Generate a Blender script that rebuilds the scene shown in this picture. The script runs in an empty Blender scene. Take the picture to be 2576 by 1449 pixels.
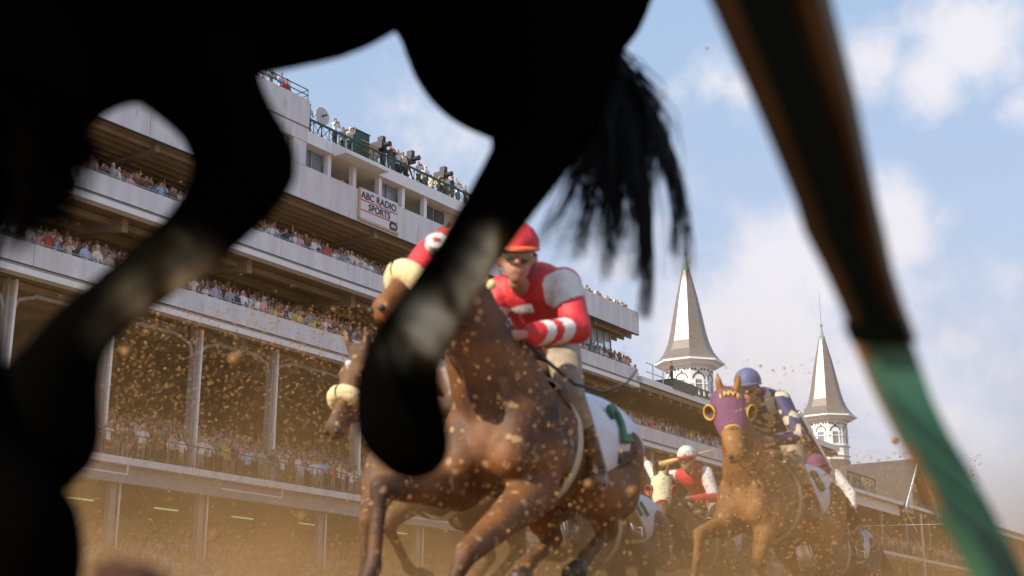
import bpy, bmesh, math, random
import numpy as np
from mathutils import Vector, Matrix
random.seed(7); rng = np.random.default_rng(7)
R_ = math.radians
scene = bpy.context.scene
COL = scene.collection

# ------------------------------------------------------------------ camera
TH = R_(16); F = 3434.7; CX, CY = 1288.0, 724.5; CAMZ = 0.12
cam = bpy.data.cameras.new('camera'); cam.lens = 48.0; cam.sensor_width = 36.0
cam.clip_start = 0.05; cam.clip_end = 5000
cam.dof.use_dof = True; cam.dof.focus_distance = 70.0; cam.dof.aperture_fstop = 2.7
camo = bpy.data.objects.new('camera', cam); COL.objects.link(camo)
camo.location = (0, 0, CAMZ); camo.rotation_euler = (R_(90) + TH, 0, 0)
scene.camera = camo
cR = Vector((1, 0, 0)); cF = Vector((0, math.cos(TH), math.sin(TH))); cU = Vector((0, -math.sin(TH), math.cos(TH)))
CAM = Vector((0, 0, CAMZ))
def W(x, y, d):                       # a picture position (2576 wide) at a distance -> the world point
    return CAM + d * (cR * ((x - CX) / F) + cU * ((CY - y) / F) + cF)
def proj(p):
    v = Vector(p) - CAM; d = v.dot(cF)
    return CX + F * v.dot(cR) / d, CY - F * v.dot(cU) / d, d

# ------------------------------------------------------------------ world, sun, exposure
SUN = Vector((-.66, -.54, .53)).normalized()
world = bpy.data.worlds.new('World'); scene.world = world; world.use_nodes = True
wn, wl = world.node_tree.nodes, world.node_tree.links
for n in list(wn): wn.remove(n)
wo = wn.new('ShaderNodeOutputWorld'); bg = wn.new('ShaderNodeBackground')
sky = wn.new('ShaderNodeTexSky'); sky.sky_type = 'NISHITA'; sky.sun_disc = False
sky.sun_elevation = math.asin(SUN.z); sky.sun_rotation = math.atan2(SUN.x, SUN.y) % (2 * math.pi)
sky.air_density = 1.0; sky.dust_density = 1.4; sky.ozone_density = 1.6
tc = wn.new('ShaderNodeTexCoord')
nz = wn.new('ShaderNodeTexNoise'); nz.inputs['Scale'].default_value = 7.0; nz.inputs['Detail'].default_value = 9; nz.inputs['Roughness'].default_value = .58
wl.new(tc.outputs['Generated'], nz.inputs['Vector'])
nb = wn.new('ShaderNodeTexNoise'); nb.inputs['Scale'].default_value = 26.0; nb.inputs['Detail'].default_value = 8; nb.inputs['Roughness'].default_value = .6
wl.new(tc.outputs['Generated'], nb.inputs['Vector'])
def wmath(op, a, b=None, clamp=False):
    n = wn.new('ShaderNodeMath'); n.operation = op; n.use_clamp = clamp
    for i, v in enumerate((a, b)):
        if v is None: continue
        if isinstance(v, (int, float)): n.inputs[i].default_value = v
        else: wl.new(v, n.inputs[i])
    return n.outputs[0]
clouds = [(2440, 105, 120, 1), (2350, 190, 90, 1), (2190, 165, 85, .8), (2120, 190, 50, .6), (2340, 225, 50, .8), (2500, 90, 70, .8),
          (1790, 195, 75, .6), (1700, 235, 65, .5), (1860, 215, 70, .55), (2240, 520, 80, .9), (2265, 600, 75, .9), (2290, 560, 50, .7),
          (1970, 680, 130, .95), (2060, 700, 120, .9), (1760, 840, 190, .8), (1950, 850, 230, .85), (2150, 900, 230, .7), (2250, 760, 130, .55),
          (2560, 265, 50, .7), (1080, 340, 170, .45), (1000, 300, 120, .3), (2370, 560, 45, .45), (2400, 860, 120, .45), (2480, 700, 90, .3),
          (1560, 640, 160, .4), (2350, 1050, 260, .5), (1650, 560, 140, .35)]
acc = None
for (x, y, r, st) in clouds:
    c = (W(x, y, 1) - CAM).normalized()
    vd = wn.new('ShaderNodeVectorMath'); vd.operation = 'DISTANCE'
    wl.new(tc.outputs['Generated'], vd.inputs[0]); vd.inputs[1].default_value = c
    q = wmath('MULTIPLY', vd.outputs['Value'], F / r * .55)
    q = wmath('SUBTRACT', 1.0, q)
    q = wmath('MAXIMUM', q, 0.0)
    q = wmath('MULTIPLY', q, st * 1.5)
    acc = q if acc is None else wmath('MAXIMUM', acc, q)
nzc = wmath('SUBTRACT', nz.outputs['Fac'], .5); nbc = wmath('SUBTRACT', nb.outputs['Fac'], .5)
nsum = wmath('ADD', wmath('MULTIPLY', nzc, .9), wmath('MULTIPLY', nbc, 1.6))
m = wmath('ADD', acc, nsum)
mr = wn.new('ShaderNodeMapRange'); mr.interpolation_type = 'SMOOTHSTEP'
wl.new(m, mr.inputs['Value']); mr.inputs['From Min'].default_value = .12; mr.inputs['From Max'].default_value = 1.2
gate = wmath('MULTIPLY', mr.outputs[0], wmath('MULTIPLY', acc, 4.0, True), True)
sepz = wn.new('ShaderNodeSeparateXYZ'); wl.new(tc.outputs['Generated'], sepz.inputs[0])
zr = wn.new('ShaderNodeMapRange'); wl.new(sepz.outputs['Z'], zr.inputs['Value']); zr.inputs['From Min'].default_value = .08; zr.inputs['From Max'].default_value = .55
hc = wn.new('ShaderNodeMix'); hc.data_type = 'RGBA'; wl.new(zr.outputs[0], hc.inputs['Factor']); hc.inputs['A'].default_value = (3.7, 3.8, 4.5, 1); hc.inputs['B'].default_value = (2.15, 3.2, 4.6, 1)
hz = wn.new('ShaderNodeMix'); hz.data_type = 'RGBA'; hz.inputs['Factor'].default_value = .82; wl.new(sky.outputs[0], hz.inputs['A']); wl.new(hc.outputs['Result'], hz.inputs['B'])
mx = wn.new('ShaderNodeMix'); mx.data_type = 'RGBA'
wl.new(wmath('MULTIPLY', gate, .92), mx.inputs['Factor']); wl.new(hz.outputs['Result'], mx.inputs['A']); mx.inputs['B'].default_value = (4.95, 4.8, 5.1, 1)
wl.new(mx.outputs['Result'], bg.inputs['Color']); bg.inputs['Strength'].default_value = .115
wl.new(bg.outputs[0], wo.inputs['Surface'])
sl = bpy.data.lights.new('sun', 'SUN'); sl.energy = 4.4; sl.angle = R_(.5); sl.color = (1, .90, .74)
so = bpy.data.objects.new('sun', sl); COL.objects.link(so)
so.rotation_euler = (-SUN).to_track_quat('-Z', 'Y').to_euler(); so.location = (-30, -30, 40)
scene.view_settings.view_transform = 'Standard'; scene.view_settings.look = 'None'; scene.view_settings.exposure = 0.68; scene.view_settings.gamma = 1
scene.cycles.use_denoising = True; scene.cycles.max_bounces = 6; scene.cycles.volume_bounces = 0
scene.cycles.volume_step_rate = 4; scene.cycles.volume_max_steps = 64

# ------------------------------------------------------------------ materials
def mat(name, col, rough=.7, noise=0.0, scale=5.0, col2=None, metal=0.0, alpha=None, emit=None, spec=None, detail=5, bump=0.0, stretch=None):
    m = bpy.data.materials.new(name); m.use_nodes = True
    nt = m.node_tree; b = nt.nodes['Principled BSDF']
    b.inputs['Base Color'].default_value = (*col, 1); b.inputs['Roughness'].default_value = rough; b.inputs['Metallic'].default_value = metal
    if spec is not None: b.inputs['Specular IOR Level'].default_value = spec
    if alpha is not None: b.inputs['Alpha'].default_value = alpha
    if emit: b.inputs['Emission Color'].default_value = (*emit[0], 1); b.inputs['Emission Strength'].default_value = emit[1]
    if noise or col2:
        t = nt.nodes.new('ShaderNodeTexCoord'); n = nt.nodes.new('ShaderNodeTexNoise')
        n.inputs['Scale'].default_value = scale; n.inputs['Detail'].default_value = detail
        if stretch:
            mp = nt.nodes.new('ShaderNodeMapping'); mp.inputs['Scale'].default_value = stretch
            nt.links.new(t.outputs['Object'], mp.inputs['Vector']); nt.links.new(mp.outputs[0], n.inputs['Vector'])
        else: nt.links.new(t.outputs['Object'], n.inputs['Vector'])
        r = nt.nodes.new('ShaderNodeValToRGB'); r.color_ramp.elements[0].position = .35; r.color_ramp.elements[1].position = .68
        c2 = col2 if col2 else tuple(c * (1 - noise) for c in col)
        r.color_ramp.elements[0].color = (*c2, 1); r.color_ramp.elements[1].color = (*col, 1)
        nt.links.new(n.outputs['Fac'], r.inputs['Fac']); nt.links.new(r.outputs[0], b.inputs['Base Color'])
        if bump:
            bp = nt.nodes.new('ShaderNodeBump'); bp.inputs['Strength'].default_value = bump; bp.inputs['Distance'].default_value = .02
            nt.links.new(n.outputs['Fac'], bp.inputs['Height']); nt.links.new(bp.outputs[0], b.inputs['Normal'])
    return m
def coat(name, col, dark, mud=(.30, .17, .07), mudamt=.5, rough=.5):
    m = mat(name, col, rough, col2=dark, scale=3.5, bump=.25)
    nt = m.node_tree; b = nt.nodes['Principled BSDF']
    old = b.inputs['Base Color'].links[0].from_socket
    t = nt.nodes.new('ShaderNodeTexCoord')
    n1 = nt.nodes.new('ShaderNodeTexVoronoi'); n1.inputs['Scale'].default_value = 16; n1.inputs['Randomness'].default_value = 1
    n2 = nt.nodes.new('ShaderNodeTexNoise'); n2.inputs['Scale'].default_value = 11; n2.inputs['Detail'].default_value = 8
    nt.links.new(t.outputs['Object'], n1.inputs['Vector']); nt.links.new(t.outputs['Object'], n2.inputs['Vector'])
    s = nt.nodes.new('ShaderNodeMath'); s.operation = 'SUBTRACT'; nt.links.new(n2.outputs['Fac'], s.inputs[0]); nt.links.new(n1.outputs['Distance'], s.inputs[1])
    r = nt.nodes.new('ShaderNodeMapRange'); r.inputs['From Min'].default_value = .26 - .2 * (mudamt - .5); r.inputs['From Max'].default_value = .40 - .2 * (mudamt - .5)
    nt.links.new(s.outputs[0], r.inputs['Value'])
    at = nt.nodes.new('ShaderNodeAttribute'); at.attribute_name = 'dark'
    mxd = nt.nodes.new('ShaderNodeMix'); mxd.data_type = 'RGBA'; nt.links.new(at.outputs['Fac'], mxd.inputs['Factor'])
    nt.links.new(old, mxd.inputs['A']); mxd.inputs['B'].default_value = (.02, .012, .008, 1)
    mx = nt.nodes.new('ShaderNodeMix'); mx.data_type = 'RGBA'
    nt.links.new(r.outputs[0], mx.inputs['Factor']); nt.links.new(mxd.outputs['Result'], mx.inputs['A']); mx.inputs['B'].default_value = (*mud, 1)
    nt.links.new(mx.outputs['Result'], b.inputs['Base Color'])
    return m

M = {}
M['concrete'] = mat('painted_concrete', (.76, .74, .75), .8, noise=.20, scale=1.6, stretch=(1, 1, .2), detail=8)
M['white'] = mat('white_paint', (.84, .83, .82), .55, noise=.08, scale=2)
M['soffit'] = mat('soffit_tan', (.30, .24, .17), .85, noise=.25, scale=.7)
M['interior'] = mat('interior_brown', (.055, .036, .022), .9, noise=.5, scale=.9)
M['steel'] = mat('grey_steel', (.33, .33, .34), .5, noise=.2, scale=2)
M['darkline'] = mat('dark_gap', (.08, .075, .07), .8)
M['pipe_tan'] = mat('tan_strip', (.35, .29, .22), .7)
M['green'] = mat('green_metal', (.025, .07, .055), .5)
M['glass'] = mat('window_glass', (.18, .24, .30), .08, spec=.9)
M['glassclear'] = mat('clear_glass', (.6, .72, .8), .05, alpha=.35)
M['slate'] = mat('grey_slate', (.19, .155, .13), .36, noise=.22, scale=3, spec=.75)
M['roofing'] = mat('dark_roofing', (.10, .092, .092), .9, noise=.25, scale=1.2, spec=.15)
M['shingle'] = mat('brown_shingle', (.26, .20, .16), .8, noise=.3, scale=1.5, stretch=(.4, .4, 6))
M['copper'] = mat('green_copper', (.22, .31, .25), .7)
M['lamp'] = mat('lit_tube', (.8, .9, .6), .5, emit=((.50, .75, .32), .45))
M['black'] = mat('black_paint', (.02, .02, .02), .5)
M['banner'] = mat('banner_cloth', (.72, .70, .74), .8)
M['bannerframe'] = mat('wooden_frame', (.5, .38, .24), .7)
M['ink'] = mat('dark_ink', (.04, .04, .06), .7)
M['redink'] = mat('red_ink', (.65, .05, .07), .7)
M['dirt'] = mat('track_dirt', (.30, .17, .08), .95, noise=.4, scale=3, bump=.6)
M['clod'] = mat('flying_dirt', (.42, .22, .075), .95, noise=.5, scale=40)
M['apron'] = mat('apron_concrete', (.35, .30, .25), .9, noise=.2, scale=.5)
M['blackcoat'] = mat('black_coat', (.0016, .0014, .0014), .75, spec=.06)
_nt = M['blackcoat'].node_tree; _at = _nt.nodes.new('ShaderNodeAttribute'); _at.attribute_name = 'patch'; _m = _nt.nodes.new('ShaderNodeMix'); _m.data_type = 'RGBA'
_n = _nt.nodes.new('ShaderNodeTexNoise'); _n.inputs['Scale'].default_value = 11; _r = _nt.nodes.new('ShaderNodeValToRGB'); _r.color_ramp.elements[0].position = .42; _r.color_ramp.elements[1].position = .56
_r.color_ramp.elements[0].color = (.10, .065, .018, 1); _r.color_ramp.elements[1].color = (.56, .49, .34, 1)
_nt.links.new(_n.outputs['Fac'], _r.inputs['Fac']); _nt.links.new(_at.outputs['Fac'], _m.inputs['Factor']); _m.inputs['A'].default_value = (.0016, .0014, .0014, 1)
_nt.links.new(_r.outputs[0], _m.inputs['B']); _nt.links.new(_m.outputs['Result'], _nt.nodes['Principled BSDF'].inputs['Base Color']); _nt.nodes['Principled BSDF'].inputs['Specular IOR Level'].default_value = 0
M['blackhair'] = mat('black_hair', (.003, .0035, .005), .5, spec=.12)
M['skin'] = mat('skin', (.42, .20, .13), .6, noise=.12, scale=20)

def rusty(m, amt=.62):
    nt = m.node_tree; b = nt.nodes['Principled BSDF']; old = b.inputs['Base Color'].links[0].from_socket
    t = nt.nodes.new('ShaderNodeTexCoord'); mp = nt.nodes.new('ShaderNodeMapping'); mp.inputs['Scale'].default_value = (2.2, 2.2, .5); n = nt.nodes.new('ShaderNodeTexNoise'); n.inputs['Scale'].default_value = 1.3; n.inputs['Detail'].default_value = 6
    nt.links.new(t.outputs['Object'], mp.inputs['Vector']); nt.links.new(mp.outputs[0], n.inputs['Vector'])
    r = nt.nodes.new('ShaderNodeMapRange'); r.inputs['From Min'].default_value = amt; r.inputs['From Max'].default_value = amt + .12; r.inputs['To Max'].default_value = .55; nt.links.new(n.outputs['Fac'], r.inputs['Value'])
    x = nt.nodes.new('ShaderNodeMix'); x.data_type = 'RGBA'; nt.links.new(r.outputs[0], x.inputs['Factor']); nt.links.new(old, x.inputs['A']); x.inputs['B'].default_value = (.30, .20, .13, 1); nt.links.new(x.outputs['Result'], b.inputs['Base Color'])
rusty(M['concrete'], .64); rusty(M['white'], .66)

# ------------------------------------------------------------------ object helpers
def tag(o, label=None, cat=None, group=None, kind=None):
    if label: o['label'] = label
    if cat: o['category'] = cat
    if group: o['group'] = group
    if kind: o['kind'] = kind
    return o
def empty(name, loc, rz=0.0):
    o = bpy.data.objects.new(name, None); COL.objects.link(o); o.location = loc; o.rotation_euler = (0, 0, rz); o.empty_display_size = .2
    return o
def link(name, me, mats=None, parent=None, smooth=False, world=False):
    """world=True: vertices are in world space; a parent that is only moved (not turned) is allowed for."""
    if mats is not None:
        for m_ in (mats if isinstance(mats, (list, tuple)) else [mats]): me.materials.append(m_)
    if smooth: me.shade_smooth()
    o = bpy.data.objects.new(name, me); COL.objects.link(o)
    if parent is not None:
        o.parent = parent
        if world:
            off = Vector((0, 0, 0)); p = parent
            while p is not None: off += p.location; p = p.parent
            me.transform(Matrix.Translation(-off))
    elif world:
        c = Vector((0, 0, 0)); n = len(me.vertices)
        if n:
            co = np.empty(n * 3); me.vertices.foreach_get('co', co); co = co.reshape(-1, 3)
            c = Vector(((co[:, 0].min() + co[:, 0].max()) / 2, (co[:, 1].min() + co[:, 1].max()) / 2, co[:, 2].min()))
        me.transform(Matrix.Translation(-c)); o.location = c
    return o
def bmlink(name, bm, mats, parent=None, smooth=False, world=True):
    bmesh.ops.recalc_face_normals(bm, faces=bm.faces)
    me = bpy.data.meshes.new(name); bm.to_mesh(me); bm.free()
    return link(name, me, mats, parent, smooth, world)
def hexa(bm, pts):                      # 8 corners: bottom four, top four
    v = [bm.verts.new(p) for p in pts]
    for f in ((0, 1, 2, 3), (7, 6, 5, 4), (0, 4, 5, 1), (1, 5, 6, 2), (2, 6, 7, 3), (3, 7, 4, 0)): bm.faces.new([v[i] for i in f])
def abox(bm, x0, x1, y0, y1, z0, z1):
    hexa(bm, [(x0, y0, z0), (x1, y0, z0), (x1, y1, z0), (x0, y1, z0), (x0, y0, z1), (x1, y0, z1), (x1, y1, z1), (x0, y1, z1)])
def tube(bm, pts, rad, n=8, caps=True):
    pts = [Vector(p) for p in pts]; rings = []
    if not isinstance(rad, (list, tuple)): rad = [rad] * len(pts)
    ref = None
    for i, p in enumerate(pts):
        d = (pts[min(i + 1, len(pts) - 1)] - pts[max(i - 1, 0)])
        if d.length < 1e-9: d = Vector((0, 0, 1))
        d.normalize()
        if ref is None: ref = d.orthogonal().normalized()
        a = (ref - d * ref.dot(d))
        a = a.normalized() if a.length > 1e-6 else d.orthogonal().normalized()
        ref = a; b = d.cross(a)
        rings.append([bm.verts.new(p + (a * math.cos(2 * math.pi * k / n) + b * math.sin(2 * math.pi * k / n)) * rad[i]) for k in range(n)])
    for i in range(len(rings) - 1):
        for k in range(n): bm.faces.new((rings[i][k], rings[i][(k + 1) % n], rings[i + 1][(k + 1) % n], rings[i + 1][k]))
    if caps: bm.faces.new(rings[0][::-1]); bm.faces.new(rings[-1])
def lathe(bm, c, prof, n=8, rot=0.0):
    c = Vector(c); rings = []
    for r, z in prof: rings.append([bm.verts.new(c + Vector((r * math.cos(rot + 2 * math.pi * k / n), r * math.sin(rot + 2 * math.pi * k / n), z))) for k in range(n)])
    for i in range(len(rings) - 1):
        for k in range(n): bm.faces.new((rings[i][k], rings[i][(k + 1) % n], rings[i + 1][(k + 1) % n], rings[i + 1][k]))
    bm.faces.new(rings[0][::-1]); bm.faces.new(rings[-1])

def capsule(bm, p0, r0, p1, r1, flat=None, n=14):
    """hull of two balls; flat=(axis, factor) squeezes it along that axis about its own middle line"""
    p0, p1 = Vector(p0), Vector(p1); d = p1 - p0; L = d.length
    d = d.normalized() if L > 1e-6 else Vector((0, 0, 1))
    a = d.orthogonal().normalized(); b = d.cross(a)
    k = max(-1, min(1, (r0 - r1) / L)) if L > 1e-6 else 0
    t0 = math.asin(k)
    prof = []
    for i in range(0, 5):
        t = -math.pi / 2 + (t0 + math.pi / 2) * i / 4; prof.append((p0, r0, t))
    for i in range(0, 5):
        t = t0 + (math.pi / 2 - t0) * i / 4; prof.append((p1, r1, t))
    rings = []
    for (c, r, t) in prof:
        rr = r * math.cos(t); h = r * math.sin(t)
        if rr < 1e-5 * r or rr < 1e-6: rings.append([(c + d * h)]); continue
        ring = []
        for j in range(n):
            th = 2 * math.pi * j / n
            off = (a * math.cos(th) + b * math.sin(th)) * rr + d * h
            if flat: ax, fc = flat; off = off + ax * (off.dot(ax) * (fc - 1))
            ring.append(c + off)
        rings.append(ring)
    vr = [[bm.verts.new(p) for p in ring] for ring in rings]
    for i in range(len(vr) - 1):
        A, B = vr[i], vr[i + 1]
        if len(A) == 1 and len(B) == 1: continue
        if len(A) == 1:
            for j in range(n): bm.faces.new((A[0], B[(j + 1) % n], B[j]))
        elif len(B) == 1:
            for j in range(n): bm.faces.new((A[j], A[(j + 1) % n], B[0]))
        else:
            for j in range(n): bm.faces.new((A[j], A[(j + 1) % n], B[(j + 1) % n], B[j]))
def organic(chains, voxel=.02, smooth=6, grow=0.0, dec=None):
    """chains: lists of (point, radius) [, flat]; joined into one continuous skin. Returns a mesh."""
    bm = bmesh.new()
    for ch in chains:
        flat = None
        if isinstance(ch, tuple) and len(ch) == 2 and isinstance(ch[0], list): ch, flat = ch
        for i in range(len(ch) - 1): capsule(bm, ch[i][0], ch[i][1] + grow, ch[i + 1][0], ch[i + 1][1] + grow, flat)
        if len(ch) == 1: capsule(bm, ch[0][0], ch[0][1] + grow, Vector(ch[0][0]) + Vector((0, 0, .001)), ch[0][1] + grow, flat)
    bmesh.ops.recalc_face_normals(bm, faces=bm.faces)
    me = bpy.data.meshes.new('tmp'); bm.to_mesh(me); bm.free()
    o = bpy.data.objects.new('tmp', me); COL.objects.link(o)
    r = o.modifiers.new('r', 'REMESH'); r.mode = 'VOXEL'; r.voxel_size = voxel
    if smooth: s = o.modifiers.new('s', 'SMOOTH'); s.factor = .6; s.iterations = smooth
    if dec: d = o.modifiers.new('d', 'DECIMATE'); d.ratio = dec
    dg = bpy.context.evaluated_depsgraph_get(); dg.update()
    out = bpy.data.meshes.new_from_object(o.evaluated_get(dg), depsgraph=dg)
    bpy.data.objects.remove(o); bpy.data.meshes.remove(me)
    out.shade_smooth()
    return out
def paint(me, idx, pred):
    for p in me.polygons:
        if pred(p.center): p.material_index = idx
def text_mesh(s, size, M4, extrude=.003, align='CENTER', bold=0.0):
    cu = bpy.data.curves.new('t', 'FONT'); cu.body = s; cu.size = size; cu.extrude = extrude; cu.align_x = align; cu.align_y = 'CENTER'; cu.offset = bold
    o = bpy.data.objects.new('t', cu); COL.objects.link(o)
    dg = bpy.context.evaluated_depsgraph_get(); dg.update()
    me = bpy.data.meshes.new_from_object(o.evaluated_get(dg), depsgraph=dg)
    bpy.data.objects.remove(o); bpy.data.curves.remove(cu)
    me.transform(M4); return me
def basis(o, x, y, z=None):
    x = Vector(x).normalized(); y = Vector(y).normalized(); z = z or x.cross(y)
    m_ = Matrix((( x.x, y.x, z.x, o[0]), (x.y, y.y, z.y, o[1]), (x.z, y.z, z.z, o[2]), (0, 0, 0, 1))); return m_

# ------------------------------------------------------------------ ground
bm = bmesh.new()
ys = [-60, -2, 3, 6, 9, 30, 60, 400, 3000]; zs = [0, 0, .1, .22, .25, .25, .1, 0, 0]
xs = [-2000, -200, -40, -10, 0, 10, 40, 200, 2000]
g = [[bm.verts.new((x, y, z)) for x in xs] for y, z in zip(ys, zs)]
for j in range(len(ys) - 1):
    for i in range(len(xs) - 1): bm.faces.new((g[j][i], g[j][i + 1], g[j + 1][i + 1], g[j + 1][i]))
tag(bmlink('track_ground', bm, M['dirt']), kind='structure')

# ------------------------------------------------------------------ stand frame: s along the front, q behind it, z up
U = Vector((.568, .823, 0)).normalized(); N = Vector((-.823, .568, 0)).normalized(); PD = 48.0
def FP(s, q, z): return N * (PD + q) + U * s + Vector((0, 0, z))
def fbox(bm, s0, s1, q0, q1, z0, z1, zb0=None, zb1=None):
    zb0 = z0 if zb0 is None else zb0; zb1 = z1 if zb1 is None else zb1
    hexa(bm, [FP(s0, q0, z0), FP(s1, q0, z0), FP(s1, q1, zb0), FP(s0, q1, zb0), FP(s0, q0, z1), FP(s1, q0, z1), FP(s1, q1, zb1), FP(s0, q1, zb1)])
def s_at(xs_, z, q=0.0):              # where along the front a photograph column (2880 wide) meets the height z
    fx = xs_ * .89444; a = (fx - CX) / F; base = N * (PD + q); dz = z - CAMZ
    return (base.x - a * (math.cos(TH) * base.y + math.sin(TH) * dz)) / (a * math.cos(TH) * U.y - U.x)
def ray_z(xs_, ys_, z):
    p = W(xs_ * .89444, ys_ * .89444, 1) - CAM
    return CAM + p * ((z - CAMZ) / p.z)
def prism(bm, poly, q0, q1):          # polygon in (s, z) pushed from q0 to q1
    a = [bm.verts.new(FP(s, q0, z)) for s, z in poly]; b = [bm.verts.new(FP(s, q1, z)) for s, z in poly]
    bm.faces.new(a); bm.faces.new(b[::-1]); n = len(poly)
    for i in range(n): bm.faces.new((a[i], b[i], b[(i + 1) % n], a[(i + 1) % n]))

S0, S1 = 12.0, 85.6
stand = tag(empty('grandstand', FP(50, 0, 0)), 'grey white modern grandstand of stacked open decks full of spectators', 'grandstand')
def part(name, mat_, fn, parent=None, smooth=False, label=None):
    b_ = bmesh.new(); fn(b_); o = bmlink(name, b_, mat_, parent or stand, smooth)
    if label: o['label'] = label
    return o
def deck(z0, s0, s1, pt=1.45, depth=16, parent=None, rise=.30, soff=None):
    """front beam with lip, gap lines and parapet panel; sloping underside behind"""
    p = part('parapet', M['concrete'], lambda b: [fbox(b, a, min(a + 7.3, s1) - .03, -.06, .25, z0 + .5, z0 + pt) for a in np.arange(s0, s1, 7.3)], parent)
    part('lip', M['white'], lambda b: fbox(b, s0, s1, -.22, .3, z0, z0 + .28), p)
    part('gap_line', M['darkline'], lambda b: fbox(b, s0, s1, .02, .3, z0 + .28, z0 + .5), p)
    part('strip', M['pipe_tan'], lambda b: fbox(b, s0, s1, -.10, .02, z0 + .34, z0 + .41), p)
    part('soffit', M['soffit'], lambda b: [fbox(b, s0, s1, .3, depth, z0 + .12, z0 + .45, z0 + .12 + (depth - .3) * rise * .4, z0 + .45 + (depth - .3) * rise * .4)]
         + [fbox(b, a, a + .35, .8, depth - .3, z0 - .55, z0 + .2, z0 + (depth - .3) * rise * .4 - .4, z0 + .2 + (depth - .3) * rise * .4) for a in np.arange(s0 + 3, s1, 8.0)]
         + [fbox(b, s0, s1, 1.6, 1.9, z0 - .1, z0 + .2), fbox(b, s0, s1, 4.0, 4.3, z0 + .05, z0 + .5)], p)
    part('handrail', M['steel'], lambda b: [tube(b, [FP(s0, .02, z0 + pt + .12), FP(s1, .02, z0 + pt + .12)], .025, 6)]
         + [tube(b, [FP(a, .02, z0 + pt - .05), FP(a, .02, z0 + pt + .12)], .02, 5) for a in np.arange(s0, s1, 1.8)], p)
    # terraces the spectators stand on
    def terr(b):
        k = 0
        while .3 + .8 * (k + 1) < depth - 3: fbox(b, s0, s1, .3 + .8 * k, .3 + .8 * (k + 1), z0 + .36 + rise * k, z0 + .5 + rise * (k + 1) - rise + .02); k += 1
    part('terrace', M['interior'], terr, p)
    return p
ZC, ZD, ZE, ZM = 20.55, 16.4, 24.5, 9.2
deck(ZC, S0, S1, depth=11)
deck(ZD, S0, 118.0, depth=13)
# the press box level and roof
S_ROOF = s_at(1345, 28.2)
sB = s_at(853, 29.0)
pe = part('parapet', M['concrete'], lambda b: [fbox(b, a, min(a + 9.1, S1) - .02, -.3, 0, 24.5, 26.4 if a < S_ROOF else 26.2) for a in np.arange(S0, S1, 9.1)])
part('lip', M['darkline'], lambda b: fbox(b, S0, S1, -.32, -.1, 24.46, 24.5), pe)
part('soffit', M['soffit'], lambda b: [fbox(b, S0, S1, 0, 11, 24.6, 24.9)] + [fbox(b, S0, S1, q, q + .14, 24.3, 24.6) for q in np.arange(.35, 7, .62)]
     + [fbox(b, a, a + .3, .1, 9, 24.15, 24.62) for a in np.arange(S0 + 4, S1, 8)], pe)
part('roof', M['white'], lambda b: [fbox(b, sB, S_ROOF, -.35, 9, 27.72, 28.4)])
xsw = [848, 922, 993, 1065, 1130, 1192]
sw = [s_at(x, 27.0) for x in xsw]
for k, s in enumerate(sw): part('column', M['white'], lambda b: fbox(b, s - .13, s + .13, -.12, .2, 26.4, 27.72))
for a, b2 in ((0, 1), (3, 4)):
    w = part('window', M['steel'], lambda b: [fbox(b, sw[a] + .13, sw[b2] - .13, .25, .33, 26.4, 26.5), fbox(b, (sw[a] + sw[b2]) / 2 - .04, (sw[a] + sw[b2]) / 2 + .04, .25, .33, 26.5, 27.72)])
    part('pane', M['glass'], lambda b: fbox(b, sw[a] + .13, sw[b2] - .13, .34, .37, 26.5, 27.72), w)
part('canopy', M['white'], lambda b: fbox(b, s_at(925, 27.8), s_at(1045, 27.8), -1.3, -.36, 27.62, 27.8, 27.62, 28.38))
part('inner_wall', M['interior'], lambda b: fbox(b, S0, sw[4], 5, 5.2, 26.2, 27.72))
part('inner_wall', M['soffit'], lambda b: fbox(b, sw[4], sw[5], 1.4, 1.5, 26.2, 27.72))
part('wall', M['pipe_tan'], lambda b: fbox(b, sw[5] + .14, S_ROOF, .3, .5, 26.2, 27.72))
for xx in (1200, 1232): part('door', M['black'], lambda b: fbox(b, s_at(xx, 27), s_at(xx, 27) + .9, .22, .3, 26.4, 27.5))
# tall block at the left of the roof
blk = part('roof_block', M['concrete'], lambda b: [fbox(b, S0, sB, -.45, 7, 28.55, 30.1), fbox(b, S0, sB, -.37, 7, 27.72, 28.5), fbox(b, sB - 1.0, sB - .02, -.33, 0, 26.4, 27.72)])
part('gap_line', M['darkline'], lambda b: fbox(b, S0, sB - .05, -.3, 7, 28.5, 28.56), blk)
part('wind_panel', M['steel'], lambda b: [fbox(b, a, a + .16, -.1, .02, 27.0, 27.7) for a in np.arange(S0, sB - 1.1, .3)] + [fbox(b, S0, sB - 1.05, 0, .1, 26.9, 27.7)], blk)
part('window', M['glass'], lambda b: fbox(b, S0, sB - 1.05, .1, .2, 26.4, 26.92), blk)
def pipe_rail(b, s0, s1, z, h, q=-.3, step=1.5, r=.03, mid=True):
    tube(b, [FP(s0, q, z + h), FP(s1, q, z + h)], r, 6)
    if mid: tube(b, [FP(s0, q, z + h * .5), FP(s1, q, z + h * .5)], r, 6)
    for a in np.arange(s1, s0 - .01, -step): tube(b, [FP(a, q, z - .05), FP(a, q, z + h)], r, 6)
part('railing', M['green'], lambda b: [pipe_rail(b, S0, sB - .1, 30.1, .62, -.35, 1.4), tube(b, [FP(sB - .1, -.35, 30.7), FP(sB - .1, 3, 30.7)], .03, 6), tube(b, [FP(sB - .1, -.35, 30.4), FP(sB - .1, 3, 30.4)], .03, 6)], blk)
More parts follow.
